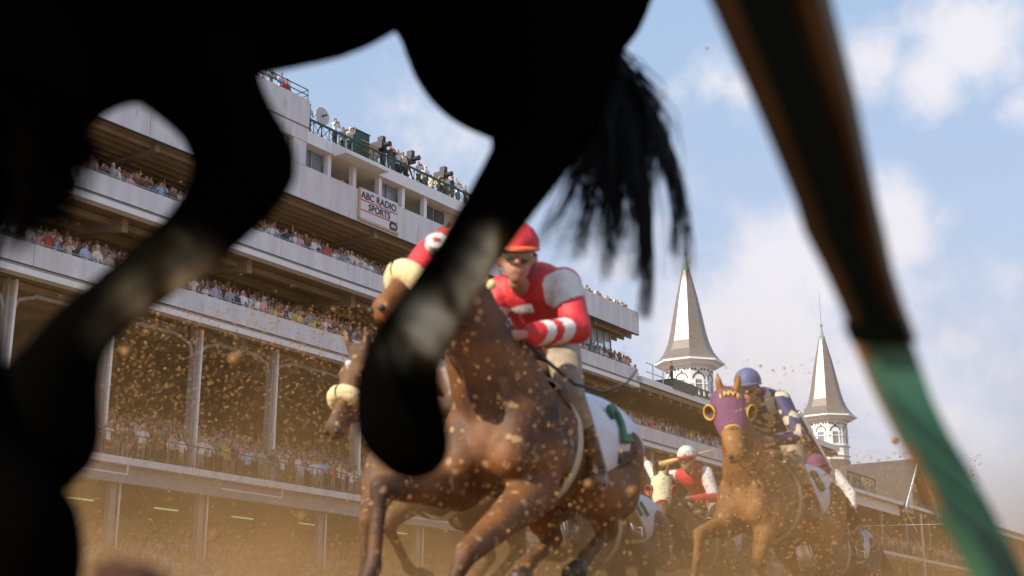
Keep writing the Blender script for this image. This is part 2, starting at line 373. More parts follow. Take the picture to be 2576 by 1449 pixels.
def truss(b):
    z0, z1 = 28.42, 29.12
    fbox(b, sB, S_ROOF, -.25, -.17, z1, z1 + .12); fbox(b, sB, S_ROOF, -.25, -.19, z0, z0 + .04)
    for a in np.arange(sB, S_ROOF, .62):
        tube(b, [FP(a, -.2, z0), FP(a, -.2, z1)], .028, 5)
        tube(b, [FP(a, -.2, z0), FP(a + .62, -.2, z1)], .02, 4); tube(b, [FP(a + .62, -.2, z0), FP(a, -.2, z1)], .02, 4)
part('railing', M['green'], truss)
part('roof_deck', M['apron'], lambda b: fbox(b, sB, S_ROOF, .1, 6, 28.4, 28.44))
part('upper_terrace', M['interior'], lambda b: [fbox(b, S_ROOF, S1, 0 + .75 * k, .75 * (k + 1), 24.95, 25.1 + .28 * k) for k in range(6)])
# glazed lounge under the right end of the press level
sg0, sg1 = s_at(1640, 23.0), s_at(1748, 23.0)
gl = part('window', M['steel'], lambda b: [fbox(b, a, a + .1, .9, 1.0, 21.9, 24.6) for a in np.linspace(sg0, sg1, 7)] + [fbox(b, sg0, sg1, .9, 1.0, 22.9, 23.0)] + [fbox(b, sg1, sg1 + .1, .9, 6, 24.5, 24.6), fbox(b, sg1, sg1 + .1, 5.9, 6, 21.9, 24.6), fbox(b, sg1, sg1 + .1, 3.4, 3.5, 21.9, 24.6)])
part('pane', M['glassclear'], lambda b: fbox(b, sg0, sg1, 1.02, 1.04, 21.9, 24.5), gl)
# back walls, stair cores
part('back_wall', M['interior'], lambda b: [fbox(b, S0, sg0 - 2, 11, 11.4, 20, 24.9), fbox(b, S0, 118, 13, 13.4, 9, 21), fbox(b, S0, 118, 22, 22.4, 0, 9.5)])
# mezzanine
mz = part('mezzanine', M['concrete'], lambda b: [fbox(b, S0, 116, -.1, .3, ZM, ZM + .32)])
part('beam', M['steel'], lambda b: fbox(b, S0, 116, .32, .6, 8.45, 9.28), mz)
part('soffit', M['soffit'], lambda b: [fbox(b, S0, 116, .6, 21, 9.0, 9.25)] + [fbox(b, a, a + .3, .6, 20, 8.5, 9.02) for a in np.arange(S0, 116, 8)], mz)
part('terrace', M['interior'], lambda b: [fbox(b, S0, 116, .3 + .8 * k, .3 + .8 * (k + 1), 9.26, 9.4 + .26 * k) for k in range(15)], mz)
part('railing', M['green'], lambda b: [tube(b, [FP(S0, .0, 10.55), FP(116, .0, 10.55)], .03, 5), tube(b, [FP(S0, .0, 9.65), FP(116, .0, 9.65)], .02, 5)]
     + [tube(b, [FP(a, .0, 9.5), FP(a, .0, 10.55)], .025, 4) for a in np.arange(S0, 116, 1.2)], mz)
for c in (180, 615, 1100): part('pipe', M['white'], lambda b: tube(b, [FP(s_at(c, 8.9), -.2, 8.75), FP(s_at(c + 170, 8.9), -.2, 8.75), FP(s_at(c + 170, 8.9), -.2, 9.15)], .035, 6), mz)
for xx in (8, 291, 543, 760, 1000, 1160, 1640, 1830):
    s = s_at(xx, 13.0, 1.2)
    c_ = part('column', M['steel'], lambda b: [fbox(b, s - .2, s + .2, 1.19, 1.23, 9.3, 16.5), fbox(b, s - .23, s - .19, 1.0, 1.42, 9.3, 16.5)])
    part('flange', M['white'], lambda b: fbox(b, s + .12, s + .24, 1.0, 1.42, 9.3, 16.5), c_)
    part('bracket', M['steel'], lambda b: [tube(b, [FP(s + d * .2, 1.2, 15.1), FP(s + d * .45, 1.2, 15.7), FP(s + d * 1.3, 1.2, 16.0), FP(s + d * 4.0, 1.2, 16.05)], .09, 6) for d in (-1, 1)], c_)
for xx in (320, 569, 905, 1180):
    s = s_at(xx, 7.0, 1.0)
    c_ = part('column', M['steel'], lambda b: fbox(b, s - .3, s + .05, 1.0, 1.3, 0, 8.6))
    part('downpipe', M['white'], lambda b: tube(b, [FP(s + .14, .9, 2), FP(s + .14, .9, 9.2)], .06, 6), c_)
for k, (xx, yy) in enumerate(((225, 1405), (467, 1434), (682, 1458), (867, 1476), (1120, 1500), (40, 1385))):
    p = ray_z(xx, yy, 8.42); 
    part('ceiling_lamp', M['lamp'], lambda b: hexa(b, [p + U * a + N * c + Vector((0, 0, e)) for e in (0, .06) for a, c in ((-.75, -.08), (.75, -.08), (.75, .08), (-.75, .08))]))
part('lower_terrace', M['apron'], lambda b: [fbox(b, S0 - 10, 116, -2 + .8 * k, -2 + .8 * (k + 1), 0, 3.2 + .26 * k) for k in range(20)])

# banner
bs = s_at(1000, 25.5); ban = tag(empty('banner', FP(bs, -.34, 24.6)), 'white broadcaster banner with red lines hanging from the press box parapet', 'banner')
part('cloth', M['banner'], lambda b: fbox(b, bs - .05, bs + 3.2, -.38, -.35, 24.75, 26.5), ban)
part('frame', M['bannerframe'], lambda b: [fbox(b, bs - .17, bs - .05, -.42, -.33, 24.65, 26.5), fbox(b, bs - .17, bs + 3.3, -.42, -.33, 24.6, 24.74)], ban)
part('stripe', M['redink'], lambda b: [fbox(b, bs - .05, bs + 3.2, -.392, -.384, z, z + .07) for z in (25.78, 25.2)], ban)
def wall_text(s, size, sc, zc, q, m_, parent, name='lettering', bold=.01):
    me = text_mesh(s, size, basis(FP(sc, q, zc), U, (0, 0, 1), -N), .004, bold=bold)
    return link(name, me, m_, parent, world=True)
wall_text('ABC RADIO', .58, bs + 1.55, 26.1, -.40, M['ink'], ban)
wall_text('SPORTS', .55, bs + 1.6, 25.5, -.40, M['ink'], ban)
part('roundel', M['ink'], lambda b: prism(b, [(bs + 2.85 + .36 * math.cos(t), 24.98 + .30 * math.sin(t)) for t in np.linspace(0, 2 * math.pi, 24, endpoint=False)], -.40, -.388), ban)
wall_text('abc', .3, bs + 2.85, 25.0, -.412, M['banner'], ban)

# ------------------------------------------------------------------ old stand with the twin spires
SA, SBB = S1 + .3, 330.0
old = tag(empty('old_grandstand', FP(140, 0, 0)), 'old brown roofed grandstand with gables standing below the two pointed spires', 'grandstand')
sE = 124.0
part('roof', M['white'], lambda b: [fbox(b, SA, sE, -.3, 10, 20.95, 21.45, 23.6, 24.1)], old)
part('soffit', M['soffit'], lambda b: [fbox(b, SA, sE, -.1, 11, 20.6, 20.93, 23.0, 23.55)] + [fbox(b, a, a + .2, 0, 10, 20.3, 20.7, 22.7, 23.1) for a in np.arange(SA, sE, 1.6)], old)
part('back_wall', M['interior'], lambda b: [fbox(b, SA, sE, 13, 13.4, 9, 24), fbox(b, 116, SBB, 18, 18.4, 0, 20)], old)
part('parapet', M['white'], lambda b: [fbox(b, 118.1, 140, -.2, 0, 16.4, 17.7)], old)
# long slate roof behind the gables
part('roof', M['roofing'], lambda b: [fbox(b, 126, SBB, -.5, 12, 17.45, 17.7, 22.9, 23.15), fbox(b, 126, SBB, 12, 26, 22.9, 23.15, 17, 17.3), fbox(b, 150, 190, 12, 19, 22.0, 23.1, 22.0, 24.4)], old)
part('gutter', M['white'], lambda b: fbox(b, 126, SBB, -.75, -.5, 17.4, 17.75), old)
def gable(sc, hw, za, zb, q0, back):
    g_ = part('gable', M['shingle'], lambda b: prism(b, [(sc - hw, zb), (sc + hw, zb), (sc, za - .15)], q0 + 1.1, q0 + 1.3), old)
    def rk(b):
        t = .35
        prism(b, [(sc - hw - .3, zb - .1), (sc - hw - .3, zb + t), (sc, za + t), (sc + hw + .3, zb + t), (sc + hw + .3, zb - .1), (sc, za - .1)], q0, q0 + .12)
    part('rake_trim', M['white'], rk, g_)
    def rf(b):
        prism(b, [(sc - hw - .4, zb + .15), (sc - hw - .4, zb + .38), (sc, za + .45), (sc, za + .2)], q0 + .12, back)
        prism(b, [(sc + .01, za + .2), (sc + .01, za + .45), (sc + hw + .4, zb + .38), (sc + hw + .4, zb + .15)], q0 + .12, back)
    part('roof', M['roofing'], rf, g_)
    part('white_panel', M['white'], lambda b: prism(b, [(sc - hw * .75, zb + .1), (sc - .1, zb + .1), (sc - .1, za - hw * .28), ], q0 + .95, q0 + 1.05), g_)
    part('vent_hole', M['darkline'], lambda b: [prism(b, [(sc - hw * .32 + d * hw * .09 + .28 * hw / 8 * math.cos(t), zb + 1.0 + d * (za - zb) * .13 + .28 * hw / 8 * math.sin(t)) for t in np.linspace(0, 2 * math.pi, 8, endpoint=False)], q0 + .9, q0 + .94) for d in range(4)], g_)
    part('post', M['white'], lambda b: [tube(b, [FP(sc - hw, q0 + .3, zb), FP(sc - hw * .3, q0 + .3, zb - 2.0)], .08, 5), tube(b, [FP(sc, q0 + .3, 6), FP(sc, q0 + .3, zb)], .12, 6)], g_)
gable(113.9, 11.2, 22.9, 15.75, -.8, 8)
gable(145.0, 4.9, 22.5, 17.0, -1.0, 14)
mo = part('mezzanine', M['white'], lambda b: fbox(b, 116.2, SBB, -.15, .1, 12.2, 12.5), old)
part('terrace', M['interior'], lambda b: [fbox(b, 116.2, SBB, .1 + .8 * k, .1 + .8 * (k + 1), 12.2, 12.4 + .25 * k) for k in range(14)], mo)
part('soffit', M['soffit'], lambda b: fbox(b, 116.2, SBB, .1, 17, 11.9, 12.18), mo)
for s in np.arange(122, 230, 7.5): part('column', M['steel'], lambda b: tube(b, [FP(s, .8, 0), FP(s, .8, 17.6)], .16, 8), old)
# year and race boards on the roof edge
bd = tag(empty('roof_board', FP(131, -.5, 17.9)), 'dark ironwork board with year and race lettering on the roof edge below the right spire', 'sign')
sb0, sb2 = s_at(2384, 18.5, -.5), s_at(2460, 18.5, -.5); sb1 = sb0 + (sb2 - sb0) * .43
part('frame', M['green'], lambda b: [fbox(b, a - .06, a + .06, -.62, -.5, 17.7, 19.25) for a in (sb0, sb1 - .1, sb1 + .1, sb2)] + [fbox(b, sb0, sb2, -.62, -.5, z, z + .12) for z in (17.75, 19.15)], bd)
part('mesh_panel', M['pipe_tan'], lambda b: [tube(b, [FP(a, -.48, 17.8), FP(a, -.48, 19.2)], .03, 4) for a in np.arange(sb0 + .3, sb2, .3)], bd)
wall_text('1895', (sb1 - sb0) * .36, (sb0 + sb1) / 2, 18.45, -.66, M['green'], bd, bold=.02)
wall_text('DERBY', (sb2 - sb1) * .28, (sb1 + sb2) / 2, 18.8, -.66, M['green'], bd, bold=.02)
wall_text('WINNER', (sb2 - sb1) * .22, (sb1 + sb2) / 2, 18.15, -.66, M['green'], bd, bold=.02)
# platform on the roof edge in front of the first spire
sp0, sp1 = s_at(1882, 21.7), s_at(1985, 21.7)
part('roof_platform', M['green'], lambda b: [fbox(b, sp0, sp0 + 3.5, -.4, 2, 21.35, 22.15), fbox(b, sp0 + 3.5, sp1, -.4, -.32, 22.0, 22.1), fbox(b, sp0 + 3.5, sp1, -.4, -.32, 21.45, 21.55)] + [fbox(b, a, a + .5, -.4, -.33, 21.5, 22.0) for a in np.arange(sp0 + 3.5, sp1, .9)], old)
part('roof_railing', M['white'], lambda b: [pipe_rail(b, s_at(1835, 22.3), sp0, 21.6, 1.35, .5, 1.6, .05)], old)

def spire(s, label, scale=1.0):
    c = FP(s, 21, 0); root = tag(empty('spire_tower', c), label, 'tower', 'twin spires')
    n, rot = 8, math.atan2(-c.y, -c.x) + .02   # a ridge faces the track
    ze = 34.2
    def pr(b, prof): lathe(b, c, prof, n, rot)
    part('roof_cone', M['slate'], lambda b: pr(b, [(3.97, ze + .1), (3.35, ze + .65), (2.8, ze + 1.4), (2.35, ze + 2.5), (2.04, ze + 3.7), (1.64, ze + 5.8), (1.20, ze + 8.0), (.68, ze + 10.2), (.45, ze + 11.1)]), root)
    part('eaves', M['white'], lambda b: [pr(b, [(2.9, ze - .55), (3.35, ze - .42), (3.5, ze - .2), (4.0, ze - .08), (4.0, ze + .12)])], root)
    fin = part('finial', M['copper'], lambda b: lathe(b, c, [(.38, ze + 11.0), (.45, ze + 11.1), (.45, ze + 11.35), (.36, ze + 11.45), (.4, ze + 11.6), (.26, ze + 11.75), (.12, ze + 12.9), (.16, ze + 13.0), (.24, ze + 13.25), (.1, ze + 13.3)], 12), root)
    part('spike', M['steel'], lambda b: tube(b, [c + Vector((0, 0, ze + 13.2)), c + Vector((0, 0, ze + 18.2))], [.07, .03], 6), fin)
    drum = part('drum', M['white'], lambda b: [pr(b, [(2.62, 28.4), (2.62, ze - .5)]), pr(b, [(2.85, 30.2), (2.85, 30.4)]), pr(b, [(2.8, 28.9), (2.8, 29.05)]), pr(b, [(2.72, ze - 1.9 - .75), (2.72, ze - 1.9 - .65)])], root)
    ap = 2.62 * math.cos(math.pi / 8)
    for k in range(8):
        t = rot + (k + .5) * 2 * math.pi / 8; nn = Vector((math.cos(t), math.sin(t), 0)); tt = Vector((-math.sin(t), math.cos(t), 0))
        if nn.dot(-c.normalized()) < -.2: continue
        def fp(a, z, o): return c + nn * (ap + o) + tt * a + Vector((0, 0, z))
        def slab(b, pts, o0, o1):
            A = [b.verts.new(fp(a, z, o0)) for a, z in pts]; B = [b.verts.new(fp(a, z, o1)) for a, z in pts]; b.faces.new(A); b.faces.new(B[::-1])
            for i in range(len(pts)): b.faces.new((A[i], B[i], B[(i + 1) % len(pts)], A[(i + 1) % len(pts)]))
        w = part('window', M['white'], lambda b: [slab(b, [(x0, 30.55), (x0 + .12, 30.55), (x0 + .12, 32.1), (x0, 32.1)], .0, .14) for x0 in (-.55, .43)] + [slab(b, [(-.55, 30.42), (.55, 30.42), (.55, 30.55), (-.55, 30.55)], 0, .18)], root)
        part('pane', M['glass'], lambda b: slab(b, [(-.43, 30.56), (.43, 30.56), (.43, 32.1), (-.43, 32.1)], .01, .03), w)
        def arch(b):
            for r0, r1 in ((.62, .76),):
                T = np.linspace(0, math.pi, 10)
                for i in range(9):
                    slab(b, [(r0 * math.cos(T[i]), 32.15 + r0 * math.sin(T[i])), (r1 * math.cos(T[i]), 32.15 + r1 * math.sin(T[i])), (r1 * math.cos(T[i + 1]), 32.15 + r1 * math.sin(T[i + 1])), (r0 * math.cos(T[i + 1]), 32.15 + r0 * math.sin(T[i + 1]))], .02, .05)
            slab(b, [(-.14, 32.95), (.14, 32.95), (0, 33.25)], .02, .05)
        part('arch_trim', M['green'], arch, w)
        part('roundel', M['green'], lambda b: [slab(b, [(a + .13 * math.cos(q), 33.25 + .13 * math.sin(q)) for q in np.linspace(0, 2 * math.pi, 8, endpoint=False)], .02, .05) for a in (-.75, .75, -.38, .38)][:4], w)
    part('base', M['slate'], lambda b: [pr(b, [(2.9, 22), (2.75, 28.38)])], root)
    return root
spire(135.2, 'large white spire tower nearer the camera, left of the blue helmeted jockey')
spire(175.5, 'smaller looking white spire tower further right, above the slate roof')
# cable over the far crowd
bm = bmesh.new(); tube(bm, [ray_z(2370, 1481, 14.2), ray_z(2690, 1473, 14.9)], .03, 5)
tag(bmlink('overhead_cable', bm, M['white']), 'thin pale cable stretched level over the far crowd at right', 'cable')

# ------------------------------------------------------------------ spectators
def person_mesh(pose):
    ch = [[((0, .0, .05), .06), ((0.02, .0, .45), .07), ((0.0, .0, .9), .1)]]
    ch = [[((.10 * s, -.03, .04), .055), ((.10 * s, 0, .45), .065), ((.09 * s, 0, .88), .10)] for s in (-1, 1)]
    ch += [([((0, 0, .92), .15), ((0, 0, 1.15), .14), ((0, 0, 1.38), .17)], (Vector((0, 1, 0)), .7)), [((0, 0, 1.45), .06), ((0, -.01, 1.55), .055)], [((0, -.01, 1.60), .085), ((0, -.02, 1.68), .09)]]
    for s in (-1, 1):
        if pose == 0: arm = [((.2 * s, 0, 1.38), .065), ((.27 * s, -.02, 1.12), .05), ((.2 * s, -.2, 1.0), .04)]
        elif pose == 1: arm = [((.2 * s, 0, 1.38), .065), ((.30 * s, -.16, 1.24), .05), ((.07 * s, -.17, 1.58), .04)]
        else: arm = [((.2 * s, 0, 1.38), .065), ((.34 * s, -.06, 1.55), .05), ((.30 * s, -.12, 1.85), .04)] if s > 0 else [((.2 * s, 0, 1.38), .065), ((.27 * s, -.05, 1.12), .05), ((.12 * s, -.22, 1.15), .04)]
        ch.append(arm)
    me = organic(ch, .035, 2, dec=.16)
    # regions: 0 shirt 1 skin 2 hair 3 trousers
    tri = bmesh.new(); tri.from_mesh(me); bmesh.ops.triangulate(tri, faces=tri.faces); tri.to_mesh(me); tri.free()
    for p in me.polygons:
        c = p.center; k = 0
        if c.z < .93: k = 3
        if c.z > 1.47 and abs(c.x) < .13 and c.y > -.14: k = 1
        if k == 1 and (c.z > 1.68 or (c.y > -.02 and c.z > 1.52) or (abs(c.x) > .07 and c.z > 1.6)): k = 2
        if pose == 0 and c.y < -.14 and c.z < 1.1: k = 1
        if pose == 1 and c.y < -.13 and c.z > 1.42: k = 1
        if pose == 2 and c.z > 1.6 and c.x > .2: k = 1
        if pose == 2 and c.y < -.15 and c.x < 0 and c.z < 1.25: k = 1
        p.material_index = k
    return me
PM = [person_mesh(k) for k in range(3)]
SHIRTS = [('white', (.74, .74, .76)), ('pale blue', (.38, .48, .68)), ('pink', (.68, .33, .36)), ('red', (.55, .07, .07)), ('tan', (.48, .36, .24)), ('navy', (.03, .04, .10)),
          ('yellow', (.72, .52, .10)), ('grey', (.33, .33, .35)), ('cream', (.68, .60, .45)), ('brown', (.15, .08, .05)), ('green', (.08, .25, .14)), ('lilac', (.50, .44, .60))]
SW = np.array([30, 8, 7, 5, 10, 12, 3, 9, 9, 12, 2, 3], float); SW /= SW.sum()
shirtm = [mat('shirt_' + n.replace(' ', '_'), c, .85) for n, c in SHIRTS]
hairm = [mat('hair_brown', (.03, .018, .01), .7), mat('hair_grey', (.22, .2, .18), .7), mat('straw_hat', (.62, .55, .4), .8)]
trm = [mat('trousers_tan', (.20, .15, .10), .85), mat('trousers_dark', (.02, .02, .03), .85), mat('trousers_grey', (.22, .21, .22), .85)]
vcache = {}
def pvar(pose, sh, ha, tr):
    k = (pose, sh, ha, tr)
    if k not in vcache:
        me = PM[pose].copy()
        for m_ in (shirtm[sh], M['skin'], hairm[ha], trm[tr]): me.materials.append(m_)
        vcache[k] = me
    return vcache[k]
FACE = math.atan2(-N.y, -N.x) + math.pi / 2     # people look at the track
cand = []       # (pos, rot, tier, row)
def tier(name, s0, s1, q0, z0, rows, dq, dz, sp=.56, fill=.93):
    for r in range(rows):
        for s in np.arange(s0, s1, sp):
            if rng.random() > fill: continue
            cand.append((FP(s + rng.normal(0, .17), q0 + dq * r + abs(rng.normal(0, .12)), z0 + dz * r + rng.normal(0, .05)), FACE + rng.normal(-.15, .4), name, r))
tier('on the top covered deck', S0, S1, .45, ZC + .62, 5, .8, .36, .48, .95)
tier('on the middle covered deck', S0, 118, .45, ZD + .62, 7, .8, .36, .48, .95)
tier('on the dusty lower balcony', S0, 116, .5, 9.4, 10, .8, .26)
tier('on the ground level terrace', S0 + 4, 112, -1.6, 3.3, 14, .8, .26, .6, .85)
tier('at the open press level end', S_ROOF, S1, .35, 25.1, 5, .7, .28, .5)
tier('in the far old stand', 118, 240, .5, 12.5, 9, .8, .25, .6)
tier('on the press roof', sB + 7, S_ROOF - .6, .35, 28.44, 2, .7, .15, .5, .8)
tier('in the bay beside the banner', sw[2], sw[3], .8, 25.55, 1, .8, 0, .6, .9)
cand = [c for c in cand if -60 < proj(c[0] + Vector((0, 0, 1.6)))[0] < 2640 and proj(c[0] + Vector((0, 0, 1.75)))[1] < 1500]
def hidden(px, py):      # roughly where the near horse and the field cover the stand
    if 500 < px < 760 and 150 < py < 560: return True
    if px < 640 and py < 270: return True
    if px < 250 and (py < 420 or py > 870): return True
    if 900 < px < 1590 and py > 700 and not (1380 < px and py < 900): return True
    if px < 240 and py < 380: return True
    if 1190 < px < 1460 and 480 < py < 900: return True
    return False
def rank(c):
    x, y, d = proj(c[0] + Vector((0, 0, 1.5)))
    pen = 1000 if (hidden(x, y) or y > 1449) else 0
    if c[2] in ('on the press roof', 'in the bay beside the banner'): pen -= 500
    return pen + c[3] * 9 + d
cand.sort(key=rank)
NS = 250
solo, rest = cand[:NS], cand[NS:]
def spectator(pos, rot, pose, sh, ha, tr, label, group=None, scl=1.0, cat='spectator'):
    o = bpy.data.objects.new('person', pvar(pose, sh, ha, tr)); COL.objects.link(o)
    o.location = pos; o.rotation_euler = (0, 0, rot); o.scale = (scl,) * 3
    tag(o, label, cat, group); return o
PT = ['with hands on the rail', 'raising both hands to the face', 'with one arm raised']
HT = ['brown hair', 'grey hair', 'a straw hat']
for pos, rot, nm, r in solo:
    sh = int(rng.choice(12, p=SW)); ha = int(rng.choice(3, p=[.6, .2, .2])); tr = int(rng.choice(3)); pose = int(rng.choice(3, p=[.55, .35, .1]))
    spectator(pos, rot, pose, sh, ha, tr, '%s shirted person, %s, %s, %s' % (SHIRTS[sh][0], HT[ha], {0: 'hands low', 1: 'hands at face', 2: 'one arm up'}[pose], nm), '%s shirted people with %s %s' % (SHIRTS[sh][0], HT[ha], nm), float(rng.uniform(.92, 1.05)))
# the remaining crowd as one mesh
def merged_people(rest):
    allm = shirtm + [M['skin']] + hairm + trm
    V, T, MI = [], [], []; off = 0
    base = []
    for me in PM:
        n = len(me.vertices); co = np.empty(n * 3); me.vertices.foreach_get('co', co)
        t = np.array([list(p.vertices) for p in me.polygons]); mi = np.array([p.material_index for p in me.polygons]); base.append((co.reshape(-1, 3), t, mi))
    for pos, rot, nm, r in rest:
        pose = int(rng.choice(3, p=[.55, .33, .12])); co, t, mi = base[pose]
        c, s = math.cos(rot), math.sin(rot); k = rng.uniform(.9, 1.05)
        x = (co[:, 0] * c - co[:, 1] * s) * k + pos.x; y = (co[:, 0] * s + co[:, 1] * c) * k + pos.y; z = co[:, 2] * k + pos.z
        V.append(np.stack([x, y, z], 1)); T.append(t + off); off += len(co)
        lut = np.array([rng.choice(12, p=SW), 12, 13 + rng.choice(3, p=[.6, .2, .2]), 16 + rng.choice(3)]); MI.append(lut[mi])
    V = np.concatenate(V); T = np.concatenate(T); MI = np.concatenate(MI)
    me = bpy.data.meshes.new('crowd'); me.vertices.add(len(V)); me.vertices.foreach_set('co', V.ravel())
    me.loops.add(len(T) * 3); me.loops.foreach_set('vertex_index', T.ravel().astype(np.int32))
    me.polygons.add(len(T)); me.polygons.foreach_set('loop_start', np.arange(0, len(T) * 3, 3, dtype=np.int32)); me.polygons.foreach_set('loop_total', np.full(len(T), 3, dtype=np.int32))
    me.polygons.foreach_set('material_index', MI.astype(np.int32)); me.update(calc_edges=True); me.validate()
    for m_ in allm: me.materials.append(m_)
    return me
crowd = link('crowd', merged_people(rest)); tag(crowd, 'packed crowd of small distant spectators filling the grandstand decks', 'crowd', kind='stuff')
# people and kit on the roof, one by one
def roofp(xs_, z, q, pose, sh, ha, tr, label, scl=1.0, rot=0):
    spectator(FP(s_at(xs_, z + 1.2, q), q, z), FACE + rot, pose, sh, ha, tr, label, None, scl)
roofp(704, 29.5, .1, 1, 9, 0, 1, 'dark clothed person at the far left of the raised roof block')
roofp(722, 29.0, .1, 0, 3, 0, 1, 'person in red low behind the raised roof block rail')
roofp(740, 29.5, .1, 0, 0, 1, 0, 'grey haired person in white standing on the raised roof block')
roofp(762, 29.4, .1, 1, 7, 0, 1, 'person in grey looking through binoculars on the raised roof block')
roofp(790, 29.5, .1, 0, 11, 1, 1, 'person in lilac with white hair behind the green pipe rail')
roofp(806, 29.2, -.05, 0, 3, 0, 0, 'person in red checks leaning at the end of the group by the green pipe rail')
roofp(869, 28.55, .3, 0, 1, 0, 2, 'tall person in pale blue standing right of the raised block corner', 1.04)
roofp(942, 28.5, .3, 1, 0, 0, 1, 'person in white with both hands raised beside the round dish')
roofp(964, 28.2, .3, 0, 7, 0, 1, 'person in grey seated behind the roof railing near the green box')
roofp(984, 28.4, .3, 2, 8, 2, 1, 'person in cream leaning left beside the green box on the roof')
def boxthing(name, xs_, z0, w, h, m_, label, cat):
    s = s_at(xs_, z0); o = part(name, m_, lambda b: [fbox(b, s, s + w, .3, .3 + w * .8, z0, z0 + h), fbox(b, s - .04, s + w + .04, .26, .34 + w * .8, z0 + h, z0 + h + .05), fbox(b, s + w * .4, s + w * .6, .26, .3, z0 + h * .5, z0 + h * .6)], None)
    wm = o.matrix_world.copy(); o.parent = None; o.location = stand.location; tag(o, label, cat)
boxthing('equipment_case', 1003, 28.45, 1.4, 1.75, M['green'], 'tall dark green equipment case on the press roof', 'case')
boxthing('wooden_box', 1026, 28.45, 1.5, 1.25, M['bannerframe'], 'tan wooden box on the press roof right of the green case', 'box')
dish = tag(empty('parabolic_dish', FP(s_at(907, 29.6), .1, 28.45)), 'round translucent parabolic dish on the press roof', 'dish')
ds = s_at(907, 29.6)
part('bowl', mat('dish_plastic', (.55, .52, .52), .3, alpha=.75), lambda b: prism(b, [(ds + .55 * math.cos(t), 29.85 + .5 * math.sin(t)) for t in np.linspace(0, 2 * math.pi, 28, endpoint=False)], .0, .06), dish)
part('stand', M['black'], lambda b: [tube(b, [FP(ds, .1, 29.4), FP(ds - .3, .2, 28.45)], .03, 5), tube(b, [FP(ds, .1, 29.4), FP(ds + .3, .2, 28.45)], .03, 5), tube(b, [FP(ds, -.3, 29.85), FP(ds, .06, 29.85)], .06, 6)], dish)
for xx in (1084, 1166, 1258):
    s = s_at(xx, 29.6); t = tag(empty('television_camera', FP(s, .4, 28.45)), {1084: 'black television camera on a tripod, just right of the tan box', 1166: 'black television camera standing alone midway along the press roof', 1258: 'black television camera furthest right on the press roof'}[xx], 'camera')
    part('camera_body', M['black'], lambda b: [fbox(b, s - .22, s + .25, .1, .9, 29.75, 30.2), fbox(b, s - .15, s + .12, .1, .5, 30.2, 30.5)], t)
    part('lens', M['black'], lambda b: tube(b, [FP(s, .1, 29.95), FP(s, -.35, 29.95)], [.12, .16], 10), t)
    part('tripod', M['black'], lambda b: [tube(b, [FP(s, .5, 29.75), FP(s + a, .5 + c, 28.45)], .05, 5) for a, c in ((-.45, -.2), (.45, -.2), (0, .5))], t)
spectator(FP(sp0 + 1.6, .6, 22.1), FACE, 0, 9, 0, 1, 'dark figure standing on the roof platform before the nearer spire')
spectator(FP(s_at(1720, 22.5), .6, 21.0), FACE, 0, 9, 0, 1, 'dark clothed person at the deck end below the nearer spire, left', None, 1.15)
spectator(FP(s_at(1758, 22.5), .5, 20.9), FACE, 0, 9, 1, 1, 'dark clothed person with grey hair near the deck end', None, 1.2)
spectator(FP(s_at(1803, 22.2), .5, 20.75), FACE, 0, 2, 0, 1, 'person in pink at the very end of the upper deck')
DUST = 0.8

# ------------------------------------------------------------------ horses and riders
YAW = math.atan2(-.823, -.568)
def v3(*a): return Vector(a)
COATS = {'bay': coat('bay_coat', (.19, .066, .010), (.045, .015, .003), mudamt=.60, rough=.68), 'chestnut': coat('chestnut_coat', (.29, .12, .022), (.14, .055, .010), mudamt=.85, rough=.7),
         'brown': coat('brown_coat', (.15, .065, .022), (.07, .03, .012), mudamt=.55, rough=.7), 'darkbay': coat('dark_bay_coat', (.10, .05, .03), (.05, .025, .016), mudamt=.4)}
M['cream'] = mat('cream_fleece', (.74, .60, .33), .95, noise=.12, scale=30, bump=.5)
M['leather'] = mat('brown_leather', (.10, .05, .03), .5)
M['boot'] = mat('black_boot', (.025, .018, .015), .35, noise=.5, scale=14, col2=(.16, .09, .045))
M['breech'] = mat('white_breeches', (.38, .31, .235), .8, noise=.45, scale=8, bump=.6)
M['girth'] = mat('white_girth', (.6, .55, .45), .8, noise=.3, scale=12)
M['cloth'] = mat('saddlecloth_white', (.72, .73, .80), .75, noise=.12, scale=6)
M['gogg'] = mat('goggle_lens', (.25, .26, .2), .12, metal=.3)
M['eye'] = mat('dark_eye', (.015, .01, .008), .1)
M['hairdark'] = mat('dark_horsehair', (.03, .015, .01), .6)
M['purple'] = mat('purple_hood', (.15, .045, .12), .8, noise=.15, scale=9)
M['yellowtrim'] = mat('yellow_trim', (.62, .38, .045), .7)
M['redcloth'] = mat('red_cloth', (.62, .028, .035), .6, noise=.28, scale=9, bump=1.0)
M['whitecloth'] = mat('white_cloth', (.68, .65, .63), .75, noise=.22, scale=9, bump=1.0)
M['creamhood'] = mat('cream_hood', (.66, .60, .40), .8, noise=.15, scale=9)
M['wood'] = mat('whip_shaft', (.55, .36, .14), .6)

def dark_attr(me, fn):
    a = me.attributes.new('dark', 'FLOAT', 'POINT')
    a.data.foreach_set('value', np.array([fn(v.co) for v in me.vertices], dtype=np.float32))
def strands(root_pts, fn, n, r0, seed, sides=4, seg=12):
    rr = random.Random(seed); b = bmesh.new()
    for i in range(n):
        pts, rad = fn(rr, i); tube(b, pts, rad, sides, False)
    return b

